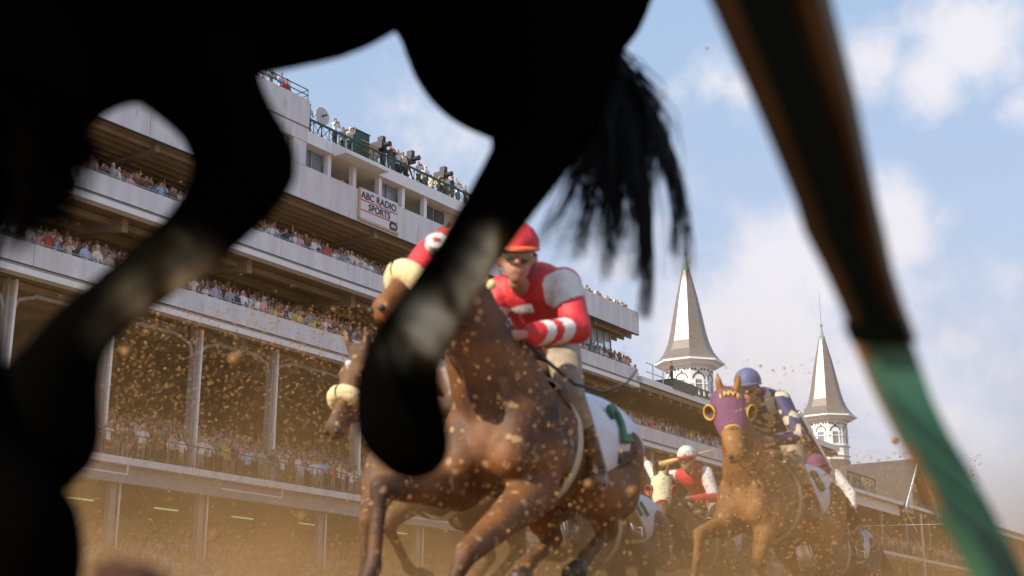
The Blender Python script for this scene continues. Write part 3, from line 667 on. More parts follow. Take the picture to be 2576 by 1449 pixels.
def horse(label, origin, coatname, poll=(1.2, 0, 1.8), nose=(.5, 0, -.33), fore=None, hind=None, hood=None, roll=None, blink=None, yaw=YAW,
          cloth=None, tail=True, knees_dark=True, star=False, hoodtext=None, voxel=.022, headscale=1.0, chest_w=1.0, neck_w=1.0, scale=1.0, hw=1.0, flare=.05, ear=1.0):
    root = tag(empty('racehorse', origin, yaw), label, 'horse', 'galloping racehorses'); root.scale = (scale,) * 3
    fx = (v3(0, 1, 0), .82)
    T = [([(v3(.62, 0, 1.14), .19), (v3(.45, 0, 1.22), .30 * chest_w), (v3(.1, 0, 1.21), .315), (v3(-.25, 0, 1.25), .285), (v3(-.55, 0, 1.32), .27), (v3(-.72, 0, 1.24), .21)], fx),
         ([(v3(.45, 0, 1.3), .24), (v3(.25, 0, 1.47), .12), (v3(-.1, 0, 1.44), .12), (v3(-.5, 0, 1.5), .12)], (v3(0, 1, 0), .7)),
         [(v3(.72, .12, 1.06), .115), (v3(.68, .13, 1.22), .10), (v3(.50, .15, 1.36), .11)], [(v3(.72, -.12, 1.06), .115), (v3(.68, -.13, 1.22), .10), (v3(.50, -.15, 1.36), .11)],
         [(v3(.50, .225, 1.30), .06), (v3(.62, .20, 1.05), .07)], [(v3(.50, -.225, 1.30), .06), (v3(.62, -.20, 1.05), .07)], [(v3(.30, .21, 1.28), .09), (v3(.45, .22, 1.08), .10)], [(v3(.30, -.21, 1.28), .09), (v3(.45, -.22, 1.08), .10)]]
    pl = v3(*poll); nd = v3(*nose).normalized(); up = (v3(0, 0, 1) - nd * nd.z).normalized(); lat = up.cross(nd).normalized()
    base = v3(.52, 0, 1.34); mid = base.lerp(pl, .55) + v3(0, 0, -.02)
    T.append(([(base, .25 * neck_w), (base.lerp(mid, .5), .20 * neck_w), (mid, .15 * neck_w), (pl - nd * .02 - up * .05, .108)], (v3(0, 1, 0), .66 if neck_w <= 1 else .78)))
    hs = headscale
    H = lambda a, b_, c=0: pl + (nd * a + up * b_ + lat * c) * hs
    T.append(([(H(0, -.03), .095 * hs), (H(.12, -.03), .105 * hs), (H(.22, -.04), .092 * hs), (H(.40, -.045), .066 * hs), (H(.52, -.05), .060 * hs)], (lat, .85 * hw)))
    T.append(([(H(.10, -.11), .085 * hs), (H(.24, -.12), .062 * hs), (H(.5, -.10), .045 * hs)], (lat, .7)))
    T.append([(H(.53, -.04, .028), .040 * hs), (H(.56, -.08, .022), .038 * hs)]); T.append([(H(.53, -.04, -.028), .040 * hs), (H(.56, -.08, -.022), .038 * hs)])
    for s in (-1, 1): T.append([(H(.13, .01, .062 * s), .034 * hs), (H(.17, .01, .066 * s), .03 * hs)])       # brow
    for s in (-1, 1):   # ears
        T.append([(H(-.01, .03, .055 * s), .032 * hs), (H(-.06 - .03 * (1 - ear), .03 + .06 * ear, .072 * s), .030 * hs), (H(-.10 - .08 * (1 - ear), .04 + .11 * ear, .078 * s), .012 * hs)])
    fore = fore or [[(.50, .17, .95), (.72, .18, .70), (.62, .18, .42), (.66, .18, .30)], [(.55, -.17, 1.0), (1.0, -.17, .95), (.98, -.17, .60), (.90, -.17, .48)]]
    hind = hind or [[(-.28, .2, 1.0), (-.52, .17, .74), (-.22, .16, .50), (-.10, .16, .42)], [(-.35, -.2, 1.0), (-.62, -.17, .70), (-.35, -.16, .44), (-.22, -.16, .38)]]
    hooves = []
    for L in fore:
        e, k, f, h = [v3(*p) for p in L]; s = 1 if e.y > 0 else -1
        T.append([(v3(.52, .15 * s, 1.18), .15), (e, .115), (e.lerp(k, .5), .078), (k, .054)])
        T.append([(k, .054), (k.lerp(f, .25), .036), (k.lerp(f, .85), .033), (f, .043)]); T.append([(f, .042), (f.lerp(h, .75), .033), (h, .046)]); hooves.append((f, h))
    for L in hind:
        st, hk, f, h = [v3(*p) for p in L]; s = 1 if st.y > 0 else -1
        T.append([(v3(-.55, .15 * s, 1.25), .22), (v3(-.5, .17 * s, 1.1), .19), (st, .14)]); T.append([(st, .13), (v3(-.62, .17 * s, 1.05), .15)])
        T.append([(st.lerp(v3(-.6, .17 * s, 1.0), .5), .13), (st.lerp(hk, .55), .085), (hk, .056)])
        T.append([(hk, .054), (hk.lerp(f, .3), .04), (hk.lerp(f, .85), .036), (f, .045)]); T.append([(f, .043), (f.lerp(h, .75), .034), (h, .048)]); hooves.append((f, h))
    me = organic(T, voxel, 3)
    dark_attr(me, lambda c: (max(0, min(.75, (.72 - c.z) * 3)) if knees_dark else 0))
    link('body', me, COATS[coatname], root)
    for f, h in hooves:
        d = (h - f).normalized(); b_ = bmesh.new(); tube(b_, [h - d * .02, h + d * .07], [.05, .062], 14)
        bmlink('hoof', b_, M['black'], root, True, False)
    for s in (-1, 1):
        b_ = bmesh.new(); bmesh.ops.create_icosphere(b_, subdivisions=2, radius=.022 * hs, matrix=Matrix.Translation(H(.165, .012, .083 * s * hw))); bmlink('eye', b_, M['eye'], root, True, False)
        b_ = bmesh.new(); bmesh.ops.create_icosphere(b_, subdivisions=2, radius=.018 * hs, matrix=Matrix.Translation(H(.575, -.035, .040 * s))); bmlink('nostril', b_, M['black'], root, True, False)
    # mane
    rr = random.Random(3); b_ = bmesh.new()
    for i in range(160):
        t = rr.random(); p = base.lerp(pl, t * .95 + .03) + up * 0; back = (pl - base).normalized().cross(v3(0, 1, 0)).normalized()
        if back.z < 0: back = -back
        p = p + back * ((.24 * (1 - t) + .1 * t) * .93); e = p + v3(-.04, rr.choice((-1, 1)) * rr.uniform(.02, .06), -.02) + back * rr.uniform(.0, .04) + v3(-.05, 0, 0)
        tube(b_, [p - back * .02, (p + e) / 2 + back * .03, e], [.008, .007, .002], 3, False)
    bmlink('mane', b_, M['hairdark'], root, False, False)
    # bridle
    b_ = bmesh.new()
    def ringat(a, w, h, r=.009, bb=-.05): tube(b_, [H(a, bb + h * math.cos(t), w * math.sin(t)) for t in np.linspace(0, 2 * math.pi, 17)], r, 6)
    (None if roll else ringat(.36, .068, .085, .011, -.06)); ringat(.03, .09, .10, .010, -.05)
    for s in (-1, 1): tube(b_, [H(.03, -.05, .09 * s), H(.2, -.05, .095 * s), H(.36, -.07, .068 * s), H(.46, -.10, .06 * s)], .009, 5)
    for s in (-1, 1): tube(b_, [H(.46, -.10, .06 * s), (H(.46, -.10, .07 * s) + v3(.62, .08 * s, 1.68)) / 2 + v3(0, .03 * s, -.03), v3(.60, .08 * s, 1.68)], .008, 5)
    bmlink('bridle', b_, M['leather'], root, True, False)
    if star:
        b_ = bmesh.new(); bmesh.ops.create_icosphere(b_, subdivisions=2, radius=.026, matrix=Matrix.Translation(H(.13, .062)) ); bmlink('star', b_, M['whitecloth'], root, True, False)
    if roll:
        b_ = bmesh.new(); R0 = .075
        tube(b_, [H(.33, -.055 + (R0 + .01) * math.cos(t), R0 * math.sin(t)) for t in np.linspace(0, 2 * math.pi, 21)], .042 * roll, 10, False); bmlink('shadow_roll', b_, M['cream'], root, True, False)
    if hood:
        hm, trim = hood
        b_ = []
        ch = [([(H(.0, -.03), .105 * hs), (H(.12, -.03), .113 * hs), (H(.22, -.04), .100 * hs), (H(.30, -.045), .086 * hs)], (lat, .88 * hw)), ([(H(.08, -.11), .094 * hs), (H(.24, -.12), .07 * hs)], (lat, .74)), ([(pl - nd * .02 - up * .05, .112), (pl.lerp(mid, .25), .12)], (v3(0, 1, 0), .70))]
        hme = organic(ch, .014, 3); ho = link('hood', hme, hm, root)
        b_ = bmesh.new(); tube(b_, [H(.335, -.05 + .085 * math.cos(t), .074 * math.sin(t)) for t in np.linspace(-2.2, 2.2, 19)], .009, 6); bmlink('trim', b_, trim, ho, True, False)
        if blink:
            for s in (-1, 1):
                b_ = bmesh.new(); cc = H(.15, -.01, .105 * s * (.4 + .6 * hw)); ax = (nd * .55 + up * .35 + lat * .75 * s).normalized(); a1 = ax.orthogonal().normalized(); a2 = ax.cross(a1)
                prof = [(r_ * .86, z_) for r_, z_ in [(.015, -.045), (.05, -.03), (.068, 0), (.070, .03), (.062, .03), (.055, 0), (.02, -.03)]]
                rg = [[b_.verts.new(cc + ax * z + (a1 * math.cos(t) + a2 * math.sin(t)) * r) for t in np.linspace(0, 2 * math.pi, 16, endpoint=False)] for r, z in prof]
                for i in range(len(rg) - 1):
                    for k in range(16): b_.faces.new((rg[i][k], rg[i][(k + 1) % 16], rg[i + 1][(k + 1) % 16], rg[i + 1][k]))
                cup = bmlink('blinker_cup', b_, M['leather'], ho, True, False)
                b_ = bmesh.new(); tube(b_, [cc + ax * .032 + (a1 * math.cos(t) + a2 * math.sin(t)) * .058 for t in np.linspace(0, 2 * math.pi, 17)], .0075, 6, False); bmlink('cup_rim', b_, blink, ho, True, False)
        if hoodtext == 'disc':
            sg = 1 if (Matrix.Rotation(yaw, 3, 'Z') @ lat).dot(CAM - Vector(origin)) > 0 else -1; nn = (lat * .75 * sg + up * .75).normalized(); ux = nd.cross(nn).cross(nn) * -1; ux.normalize(); uy = nn.cross(ux)
            cc = H(.11, -.03) + (nn - nd * nn.dot(nd)).normalized() * .108
            b_ = bmesh.new(); vs = [b_.verts.new(cc + nn * .012 + (ux * .055 * math.cos(t) + uy * .046 * math.sin(t))) for t in np.linspace(0, 2 * math.pi, 24, endpoint=False)]; vd = [b_.verts.new(v.co - nn * .03) for v in vs]
            b_.faces.new(vs); b_.faces.new(vd[::-1])
            for i in range(24): b_.faces.new((vs[i], vd[i], vd[(i + 1) % 24], vs[(i + 1) % 24]))
            bmlink('white_disc', b_, M['whitecloth'], ho, False, False)
            b_ = bmesh.new(); vs = [b_.verts.new(cc + nn * .018 + (ux * math.cos(t) + uy * math.sin(t)) * (.020 if i % 2 == 0 else .009)) for i, t in enumerate(np.linspace(0, 2 * math.pi, 10, endpoint=False))]; vd = [b_.verts.new(v.co - nn * .01) for v in vs]
            b_.faces.new(vs); b_.faces.new(vd[::-1])
            for i in range(10): b_.faces.new((vs[i], vd[i], vd[(i + 1) % 10], vs[(i + 1) % 10]))
            bmlink('red_star', b_, M['redcloth'], ho, False, False)
        elif hoodtext:
            for i, chh in enumerate(hoodtext):
                t = (i - (len(hoodtext) - 1) / 2) * .42
                pos = H(.055 + .02 * abs(t), -.03) + (up * math.cos(t) + lat * math.sin(t) * .93) * .120 * hs
                x = (lat * math.cos(t) - up * math.sin(t)); zn = up * math.cos(t) + lat * math.sin(t)
                y = -nd
                x = y.cross(zn)
                me2 = text_mesh(chh, .062, basis(pos, x, y, zn), .006, bold=.003); link('hood_letter', me2, M['yellowtrim'], ho)
    # saddle, cloth, girth
    b_ = bmesh.new()
    def body_r(x): return np.interp(x, [-.6, -.3, 0, .3, .45], [.305, .305, .33, .32, .31])
    A0, A1 = -.54, .10
    rows = []
    for x in np.linspace(A0, A1, 9):
        row = []; fl_ = (1 - (x - A0) / (A1 - A0)) * flare
        for t in np.linspace(-1.95, 1.95, 25):
            sh = (x - A0) / (A1 - A0); tt = t * (1.0 if sh > .0 else 1)
            r = body_r(x) + .014; zc = np.interp(x, [-.5, -.25, .1], [1.29, 1.25, 1.21])
            zt = 1.0 + .0 * x
            yy = (r + fl_ * max(0, abs(math.sin(tt)) - .3)) * .86 * math.sin(tt); zz = zc + r * math.cos(tt) * (1.0)
            if abs(t) < .5: zz = max(zz, 1.555 + .012 - abs(t) * .06)
            row.append((x - .05 * abs(t), yy, zz))
        rows.append(row)
    g1 = [[b_.verts.new(p) for p in row] for row in rows]; g2 = [[b_.verts.new((p[0], p[1] * .975, p[2] - .008)) for p in row] for row in rows]
    nr, nc = len(g1), len(g1[0])
    for i in range(nr - 1):
        for k in range(nc - 1):
            b_.faces.new((g1[i][k], g1[i][k + 1], g1[i + 1][k + 1], g1[i + 1][k])); b_.faces.new((g2[i][k], g2[i + 1][k], g2[i + 1][k + 1], g2[i][k + 1]))
    for k in range(nc - 1):
        for i in (0, nr - 1): b_.faces.new((g1[i][k], g2[i][k], g2[i][k + 1], g1[i][k + 1]))
    for i in range(nr - 1):
        for k in (0, nc - 1): b_.faces.new((g1[i][k], g2[i][k], g2[i + 1][k], g1[i + 1][k]))
    sc = bmlink('saddlecloth', b_, M['cloth'], root, True, False)
    if cloth:
        for (txt, size, x, t, mt) in cloth:
            xx0 = x; r = body_r(x) + .03 + (1 - (x - A0) / (A1 - A0)) * flare * .8; zc = 1.25
            for i, chh in enumerate(txt if isinstance(txt, str) else txt):
                def surf(x_, t_):
                    f_l = (1 - (x_ - A0) / (A1 - A0)) * flare; r_ = body_r(x_) + .014; z_ = np.interp(x_, [-.5, -.25, .1], [1.29, 1.25, 1.21])
                    return v3(x_ - .05 * abs(t_), (r_ + f_l * max(0, abs(math.sin(t_)) - .3)) * .86 * math.sin(t_), z_ + r_ * math.cos(t_))
                xx = x - i * size * .62; P0 = surf(xx, t); xa = (surf(xx - .03, t) - surf(xx + .03, t)).normalized(); ya = (surf(xx, t - .05) - surf(xx, t + .05)).normalized(); nrm = xa.cross(ya).normalized(); ya = nrm.cross(xa)
                pos = P0 + nrm * .012
                link('number', text_mesh(chh, size, basis(pos, xa, ya, nrm), .012, bold=size * .03), mt, sc)
    b_ = bmesh.new(); rg = []
    for t in np.linspace(0, 2 * math.pi, 33): rg.append(v3(.22, .335 * .83 * math.sin(t), 1.22 + .335 * math.cos(t)))
    for i in range(32):
        p, q = rg[i], rg[i + 1]
        hexa(b_, [p + v3(-.035, 0, 0), p + v3(.035, 0, 0), q + v3(.035, 0, 0), q + v3(-.035, 0, 0)] + [w_ + (w_ - v3(w_.x, 0, 1.22)).normalized() * .008 for w_ in (p + v3(-.035, 0, 0), p + v3(.035, 0, 0), q + v3(.035, 0, 0), q + v3(-.035, 0, 0))])
    bmlink('girth', b_, M['girth'], root, False, False)
    link('saddle', organic([([(v3(.12, 0, 1.60), .055), (v3(-.02, 0, 1.575), .05), (v3(-.2, 0, 1.60), .06)], (v3(0, 1, 0), 1.6))], .012, 3), M['leather'], root)
    if tail:
        def tf(rr, i):
            y = rr.uniform(-.05, .05); L = rr.uniform(.55, .9); p0 = v3(-.86, y * .5, 1.40); pts = []
            for k in range(9): t = k / 8; pts.append(p0 + v3(-L * t * .9, y * 2.2 * t + .04 * math.sin(4 * t + i), .12 * math.sin(t * 2.2) - L * .55 * t * t + rr.uniform(-.01, .01)))
            return pts, [.009 * (1 - .8 * k / 8) + .001 for k in range(9)]
        bmlink('tail', strands(None, tf, 110, .01, 5), M['hairdark'], root, False, False)
    return root

def hand_chains(c, d, s):   # a fist round the reins: palm, four curled fingers, thumb
    d = d.normalized(); side = v3(0, 0, 1).cross(d).normalized(); dn = -v3(0, 0, 1)
    out = [[(c - d * .03, .026), (c + d * .03, .030)]]
    for i in range(4):
        o = c + d * .045 + dn * (-.024 + .017 * i); k = 1 - .08 * abs(i - 1)
        out.append([(o, .0098), (o + (d * .026 - side * s * .012) * k, .0092), (o + (d * .020 - side * s * .036) * k, .0086), (o + (-d * .006 - side * s * .038) * k, .008)])
    out.append([(c - side * s * .012 + v3(0, 0, .02), .012), (c + d * .022 - side * s * .03 + v3(0, 0, .034), .0105), (c + d * .045 - side * s * .034 + v3(0, 0, .03), .009)])
    return out
def jockey(label, hroot, silk, helmetm, sleeve=None, dz=0.0, dx=0.0, dy=0.0, patches=None, breech=None, head_d=(0, 0, 0), voxel=.0105, face_dir=(1, -.02, -.15), trim=None, larm=None, rarm=None, hz_=1.0, cap_band=None, baggy=0.0, chest_d=(0, 0, .05), shw=.18):
    root = tag(empty('person', hroot.location, hroot.rotation_euler[2]), label, 'jockey', 'jockeys crouched on their horses')
    D = v3(dx, dy, dz); hd = v3(*head_d)
    hipC = v3(-.12, 0, 1.88) + D; chestC = v3(.24, 0, 2.0) + D + v3(*chest_d); neck = v3(.40, 0, 2.08) + D + hd * .5; head = v3(.52, 0, 2.16) + D + hd
    fd = v3(*face_dir).normalized(); fup = (v3(0, 0, 1) - fd * fd.z).normalized(); fl = fup.cross(fd)
    FH = lambda a, b_, c=0: head + (fd * a + fup * b_ + fl * c) * hz_
    feet = {}
    torso = [([(hipC, .135), (hipC.lerp(chestC, .4), .125), (chestC, .145)], (v3(0, 1, 0), 1.15)), [(chestC + v3(0, .1, .02), .085), (chestC + v3(0, -.1, .02), .085)]]
    skinc = list(torso) + [[(neck - v3(.05, 0, .02), .06), (neck + v3(.02, 0, 0), .055)], [(FH(.0, .0), .088 * hz_), (FH(.01, .03), .09 * hz_)], [(FH(.035, -.055), .062 * hz_), (FH(.05, -.095), .04 * hz_)], [(FH(.085, .005), .018 * hz_), (FH(.112, -.03), .016 * hz_)],
             [(FH(.085, -.068, .018), .014), (FH(.085, -.068, -.018), .014)], [(FH(-.0, -.01, .085), .02), (FH(-.0, -.04, .085), .014)], [(FH(-.0, -.01, -.085), .02), (FH(-.0, -.04, -.085), .014)]]
    arms, legs, boots, hands = [], [], [], []
    for s in (1, -1):
        sh = chestC + v3(.02, shw * s, .01)
        ov = larm if s > 0 else rarm
        el, ha = (v3(*ov[0]), v3(*ov[1])) if ov else (v3(.30, .30 * s, 1.76) + D * .8, v3(.60, .09 * s, 1.70) + D * .35)
        arms.append([(chestC + v3(0, .1 * s, 0), .08), (sh, .078), (sh.lerp(el, .6), .062), (el, .052), (el.lerp(ha, .75), .042)])
        skinc.append([(sh, .06), (el, .040), (el.lerp(ha, .8), .030), (ha, .024)]); hands += hand_chains(ha, ha - el, s)
        hip = hipC + v3(.02, .09 * s, -.02); kn = v3(.22, .27 * s, 1.56) + D * .4; ft = v3(-.10, .31 * s, 1.20); toe = ft + v3(.16, .02 * s, -.05)
        legs.append([(hip, .115), (hip.lerp(kn, .5), .088), (kn, .064)]); legs.append([(kn, .062), (kn.lerp(ft, .35), .058)])
        skinc.append([(hip, .09), (kn, .055), (ft, .035), (toe, .025)])
        boots.append([(kn.lerp(ft, .12), .062), (kn.lerp(ft, .4), .060), (ft, .045)]); boots.append([(ft + v3(-.04, 0, -.03), .042), (toe, .036)])
    link('body', organic(skinc + hands, voxel, 2), M['skin'], root)
    sm = organic(torso + arms, voxel * 1.2, 3, grow=.012 + baggy)
    so_ = link('silks', sm, silk, root)
    if isinstance(silk, list) and patches: paint(sm, 1, patches(D, chestC))
    link('breeches', organic([[(hipC, .14), (hipC + v3(.06, 0, 0), .125)]] + legs, voxel * 1.2, 3, grow=.008), breech or M['breech'], root)
    for kk in (0, 2): link('boot', organic(boots[kk:kk + 2], voxel * 1.1, 3, grow=.004), M['boot'], root)
    # stirrup leathers and irons
    for s in (1, -1):
        b_ = bmesh.new(); ft = v3(-.02, .325 * s, 1.14); tube(b_, [ft + v3(0, 0, .0), ft + v3(.05, -.03 * s, .3), v3(.05, .2 * s, 1.57)], .011, 5); tube(b_, [ft + v3(0, -.05, -.02), ft + v3(0, .05, -.02), ft + v3(0, .045, .08), ft + v3(0, -.045, .08), ft + v3(0, -.05, -.02)], .007, 5)
        bmlink('stirrup', b_, M['steel'], root, True, False)
    # helmet with peak
    hl = organic([([(FH(-.02, .045), .122 * hz_), (FH(.005, .05), .120 * hz_)], (fl, .92))], .012, 2)
    bmh = bmesh.new(); bmh.from_mesh(hl); bmesh.ops.bisect_plane(bmh, geom=bmh.verts[:] + bmh.edges[:] + bmh.faces[:], plane_co=FH(0, .028), plane_no=-(fup + fd * .12), clear_outer=True); bmh.to_mesh(hl); bmh.free()
    he = link('helmet', hl, helmetm, root, True)
    b_ = bmesh.new(); outer = [FH(.0 + .158 * math.cos(t), .030 - .012 * math.cos(t), .112 * math.sin(t)) for t in np.linspace(-1.25, 1.25, 13)]; inner = [FH(.0 + .10 * math.cos(t), .038, .105 * math.sin(t)) for t in np.linspace(-1.25, 1.25, 13)]
    A = [b_.verts.new(p) for p in outer]; B = [b_.verts.new(p) for p in inner]; A2 = [b_.verts.new(p + fup * .012) for p in outer]; B2 = [b_.verts.new(p + fup * .014) for p in inner]
    for i in range(12):
        b_.faces.new((A[i], A[i + 1], B[i + 1], B[i])); b_.faces.new((A2[i], B2[i], B2[i + 1], A2[i + 1])); b_.faces.new((A[i], A2[i], A2[i + 1], A[i + 1])); b_.faces.new((B[i], B[i + 1], B2[i + 1], B2[i]))
    for i in (0, 12): b_.faces.new((A[i], B[i], B2[i], A2[i]))
    bmlink('peak', b_, cap_band or helmetm, he, False, False)
    b_ = bmesh.new(); tube(b_, [FH(-.015 + .118 * math.cos(t), .034, .106 * math.sin(t)) for t in np.linspace(0, 2 * math.pi, 25)], .008, 6, False); bmlink('band', b_, cap_band or helmetm, he, True, False)
    # goggles
    gm = organic([([(FH(.078, .006, -.04), .034 * hz_), (FH(.086, .006, 0), .034 * hz_), (FH(.078, .006, .04), .034 * hz_)], (fd, .8))], .009, 2); go = link('goggles', gm, M['gogg'], root)
    b_ = bmesh.new(); tube(b_, [FH(-.0 + .098 * math.cos(t), .008, .094 * math.sin(t)) for t in np.linspace(.9, 2 * math.pi - .9, 17)], .009, 5); tube(b_, [FH(.10 * math.cos(t) + .012, -.03 - .0 * t, .07 * math.sin(t)) for t in np.linspace(-.7, .7, 7)], .006, 5); bmlink('strap_or_shade', b_, M['black'], go, True, False)
    b_ = bmesh.new(); tube(b_, [FH(.05, -.115), FH(.03, -.09, .075), FH(-.0, .0, .094)], .006, 5); tube(b_, [FH(.05, -.115), FH(.03, -.09, -.075), FH(-.0, .0, -.094)], .006, 5); bmlink('chin_strap', b_, M['leather'], he, True, False)
    root['_h'] = 0; del root['_h']
    return root, D, chestC

def place(px, py, d, lx=.72, lz=1.15, yaw=YAW):
    f = v3(math.cos(yaw), math.sin(yaw), 0); w = W(px, py, d); return w - f * lx - v3(0, 0, lz)

GREEN = mat('green_number', (.03, .14, .07), .7)
# the big bay in the middle
YM = math.atan2(-.925, -.38)
ho_m = place(1226, 1105, 7.1, lx=.72 * 1.12, lz=1.15 * 1.12, yaw=YM)
def loc(origin, yaw, sc, x, y, d):
    w = W(x, y, d) - Vector(origin); return tuple((Matrix.Rotation(-yaw, 3, 'Z') @ w) / sc)
LM_ = lambda x, y, d: loc(ho_m, YM, 1.12, x, y, d)
hm = horse('large mud splashed bay horse with red star hood and cream noseband filling the middle', ho_m, 'bay', poll=(1.01, -.10, 2.03), nose=(.42, -.20, -.42), roll=1.4, scale=1.12, flare=.13, ear=.1, yaw=YM, tail=False, neck_w=1.2, headscale=.94, chest_w=1.1, hood=(M['redcloth'], M['redcloth']), hoodtext='disc', star=False,
           fore=[[(.55, .17, .92), LM_(1170, 1395, 6.35), LM_(1105, 1560, 6.2), LM_(1080, 1620, 6.15)], [(.60, -.19, .95), LM_(958, 1225, 6.45), LM_(938, 1430, 6.3), LM_(905, 1500, 6.25)]],
           hind=[[(-.22, .21, 1.0), (-.50, .18, .84), (-.16, .17, .68), (-.02, .17, .60)], [(-.30, -.2, 1.0), (-.60, -.17, .82), (-.22, -.16, .66), (-.10, -.16, .58)]],
           cloth=[('2', .30, -.28, 1.22, GREEN), ('HILL', .09, -.22, 1.74, M['ink'])], voxel=.02)
def pm(D, C):
    def f(c):
        q = c - D
        if q.y > .0 and .13 < math.hypot((q.x - .29) * 1.0, 0) * 0 + .2:
            pass
        sleeve = abs(q.y) > .17 and (q - v3(.33, .27 if q.y > 0 else -.14, 2.06)).length < .12
        cuff = q.x > .44 and (abs(q.x - .50) < .03 or abs(q.x - .60) < .025)
        let = abs(q.y) < .10 and q.x > .30 and ((abs(q.z - 1.97) < .018) or (abs(q.z - 1.90) < .015 and q.y < .02) or (abs(q.y + .08) < .02 and 1.86 < q.z < 1.98))
        return sleeve or cuff or let
    return f
jm, Dm, Cm = jockey('jockey in red and white silks and red helmet leaning over the central bay', hm, [M['redcloth'], M['whitecloth']], M['redcloth'], patches=pm, dz=.12, dx=.05, chest_d=(.0, .07, .10), shw=.18, hz_=1.17, head_d=(.04, .085, .05), face_dir=(.88, .42, -.25), baggy=.014, cap_band=mat('orange_band', (.6, .12, .05), .6), larm=((.42, .37, 1.93), (.76, .16, 1.84)), rarm=((.44, -.28, 1.88), (.82, -.02, 1.92)))
bw = bmesh.new(); f_ = lambda x, y, z: v3(*ho_m) + Matrix.Rotation(YM, 3, 'Z') @ v3(x, y, z)
tube(bw, [f_(.76, .14, 1.86), f_(.60, .24, 1.74), f_(.46, .36, 1.62), f_(.38, .50, 1.58), f_(.34, .62, 1.63), f_(.34, .68, 1.70)], [.012, .011, .010, .009, .007, .005], 8)
tag(bmlink('whip', bw, M['black'], None, True), 'dark curved whip held by the red silked jockey', 'whip')
for x_, y_ in ((1216, 702), (1236, 716)):
    b_ = bmesh.new(); bmesh.ops.create_icosphere(b_, subdivisions=2, radius=.024, matrix=Matrix.Translation(Vector(LM_(x_, y_, 6.75)))); bmlink('yarn_tuft', b_, M['cream'], hm, True, False)
# horse at the left with the round cream noseband
ho_l = place(985, 1185, 8.9)
LL_ = lambda x, y, d: loc(ho_l, YAW, 1, x, y, d)
hl_ = horse('brown horse with white star and round cream noseband at left of the central bay', ho_l, 'brown', poll=(1.12, .06, 1.84), nose=(.30, .02, -.50), roll=1.3, star=True, headscale=1.05,
            fore=[[(.66, .16, .98), (.95, .16, .78), (.72, .16, .52), (.60, .16, .48)], [(.66, -.16, 1.0), LL_(922, 1310, 8.55), LL_(915, 1450, 8.5), LL_(900, 1500, 8.45)]], chest_w=.95)
jockey('jockey with yellow cap low behind the left horse, face just showing', hl_, M['leather'], M['yellowtrim'], dz=-.22, dx=.10, head_d=(.04, -.02, -.16), voxel=.014)
# horse behind the bay, seen by its saddlecloth
ho_s = place(1418, 1335, 12.0)
hs_ = horse('dark bay horse mostly hidden behind the central bay, white saddlecloth showing', ho_s, 'darkbay', poll=(1.12, 0, 1.72), cloth=[('11', .20, -.10, 1.05, GREEN)], voxel=.026)
jockey('jockey hidden behind the central bay with only pale breeches and boot in view', hs_, M['whitecloth'], M['whitecloth'], dz=-.05, voxel=.016)
# chestnut with the purple hood
ho_p = place(1868, 1262, 11.5, lx=.76, lz=1.22)
hp = horse('chestnut horse with yellow trimmed purple hood charging towards the camera at right', ho_p, 'chestnut', poll=(.98, .04, 1.95), nose=(.30, .19, -.50), hood=(M['purple'], M['yellowtrim']), blink=M['yellowtrim'], hoodtext='INVB', headscale=1.08, hw=1.4, scale=1.06, chest_w=1.1, neck_w=1.15,
           fore=[[(.62, .16, 1.0), (.85, .17, .68), (.70, .17, .40), (.62, .17, .34)], [(.60, -.17, 1.0), (1.10, -.2, .88), (1.22, -.2, .50), (1.26, -.2, .38)]],
           cloth=[('8', .26, -.15, 1.1, GREEN)])
bs_m = mat('blue_silk', (.018, .025, .10), .65); diam = mat('gold_white_diamonds', (.55, .47, .33), .6)
def dm(D, C):
    def f(c):
        q = c - D; k_ = (math.floor(q.x * 15 + q.z * 6) * 73856093) ^ (math.floor(q.y * 15 + q.x * 5) * 19349663) ^ (math.floor(q.z * 15 - q.x * 6) * 83492791); return k_ % 10 < 3
    return f
jockey('jockey in blue helmet and blue silks with pale diamonds on the purple hooded horse', hp, [bs_m, diam], mat('blue_cap', (.09, .11, .24), .6, noise=.2, scale=12), patches=dm, dz=.04, dx=.0, dy=.0, chest_d=(0, .0, .10), shw=.18, head_d=(-.02, -.02, .04), hz_=1.1, face_dir=(.9, .35, -.2), larm=((.30, .36, 1.80), (.62, .20, 1.74)))
# small horse with the pale hood
ho_w = place(1700, 1378, 15.5)
hw = horse('brown horse with pale hood and red blinkers further back between the big horses', ho_w, 'brown', poll=(1.02, .0, 1.90), nose=(.30, .17, -.50), hood=(M['creamhood'], M['redcloth']), blink=M['redcloth'], headscale=1.05, hw=1.2, voxel=.028)
jw, D_, C_ = jockey('jockey in round white helmet with red and white silks, whip raised', hw, [M['redcloth'], M['whitecloth']], M['whitecloth'], patches=lambda D, C: (lambda c: abs(c.y) > .17 and c.z > 1.78), dz=-.02, dx=.0, head_d=(-.04, .06, .04), voxel=.014, cap_band=M['redcloth'], rarm=((.38, -.42, 2.02), (.36, -.56, 2.24)))
f2 = lambda x, y, z: v3(*ho_w) + Matrix.Rotation(YAW, 3, 'Z') @ v3(x, y, z)
bw = bmesh.new(); wa = f2(.36, -.56, 2.24); w0 = W(1660, 1168, 16.2); w1 = W(1800, 1130, 15.9); tube(bw, [w0, w0.lerp(w1, .25), w0.lerp(w1, .45), w1], [.035, .03, .012, .008], 8)
tag(bmlink('whip', bw, M['wood'], None, True), 'pale wooden whip raised above the pale hooded horse', 'whip')
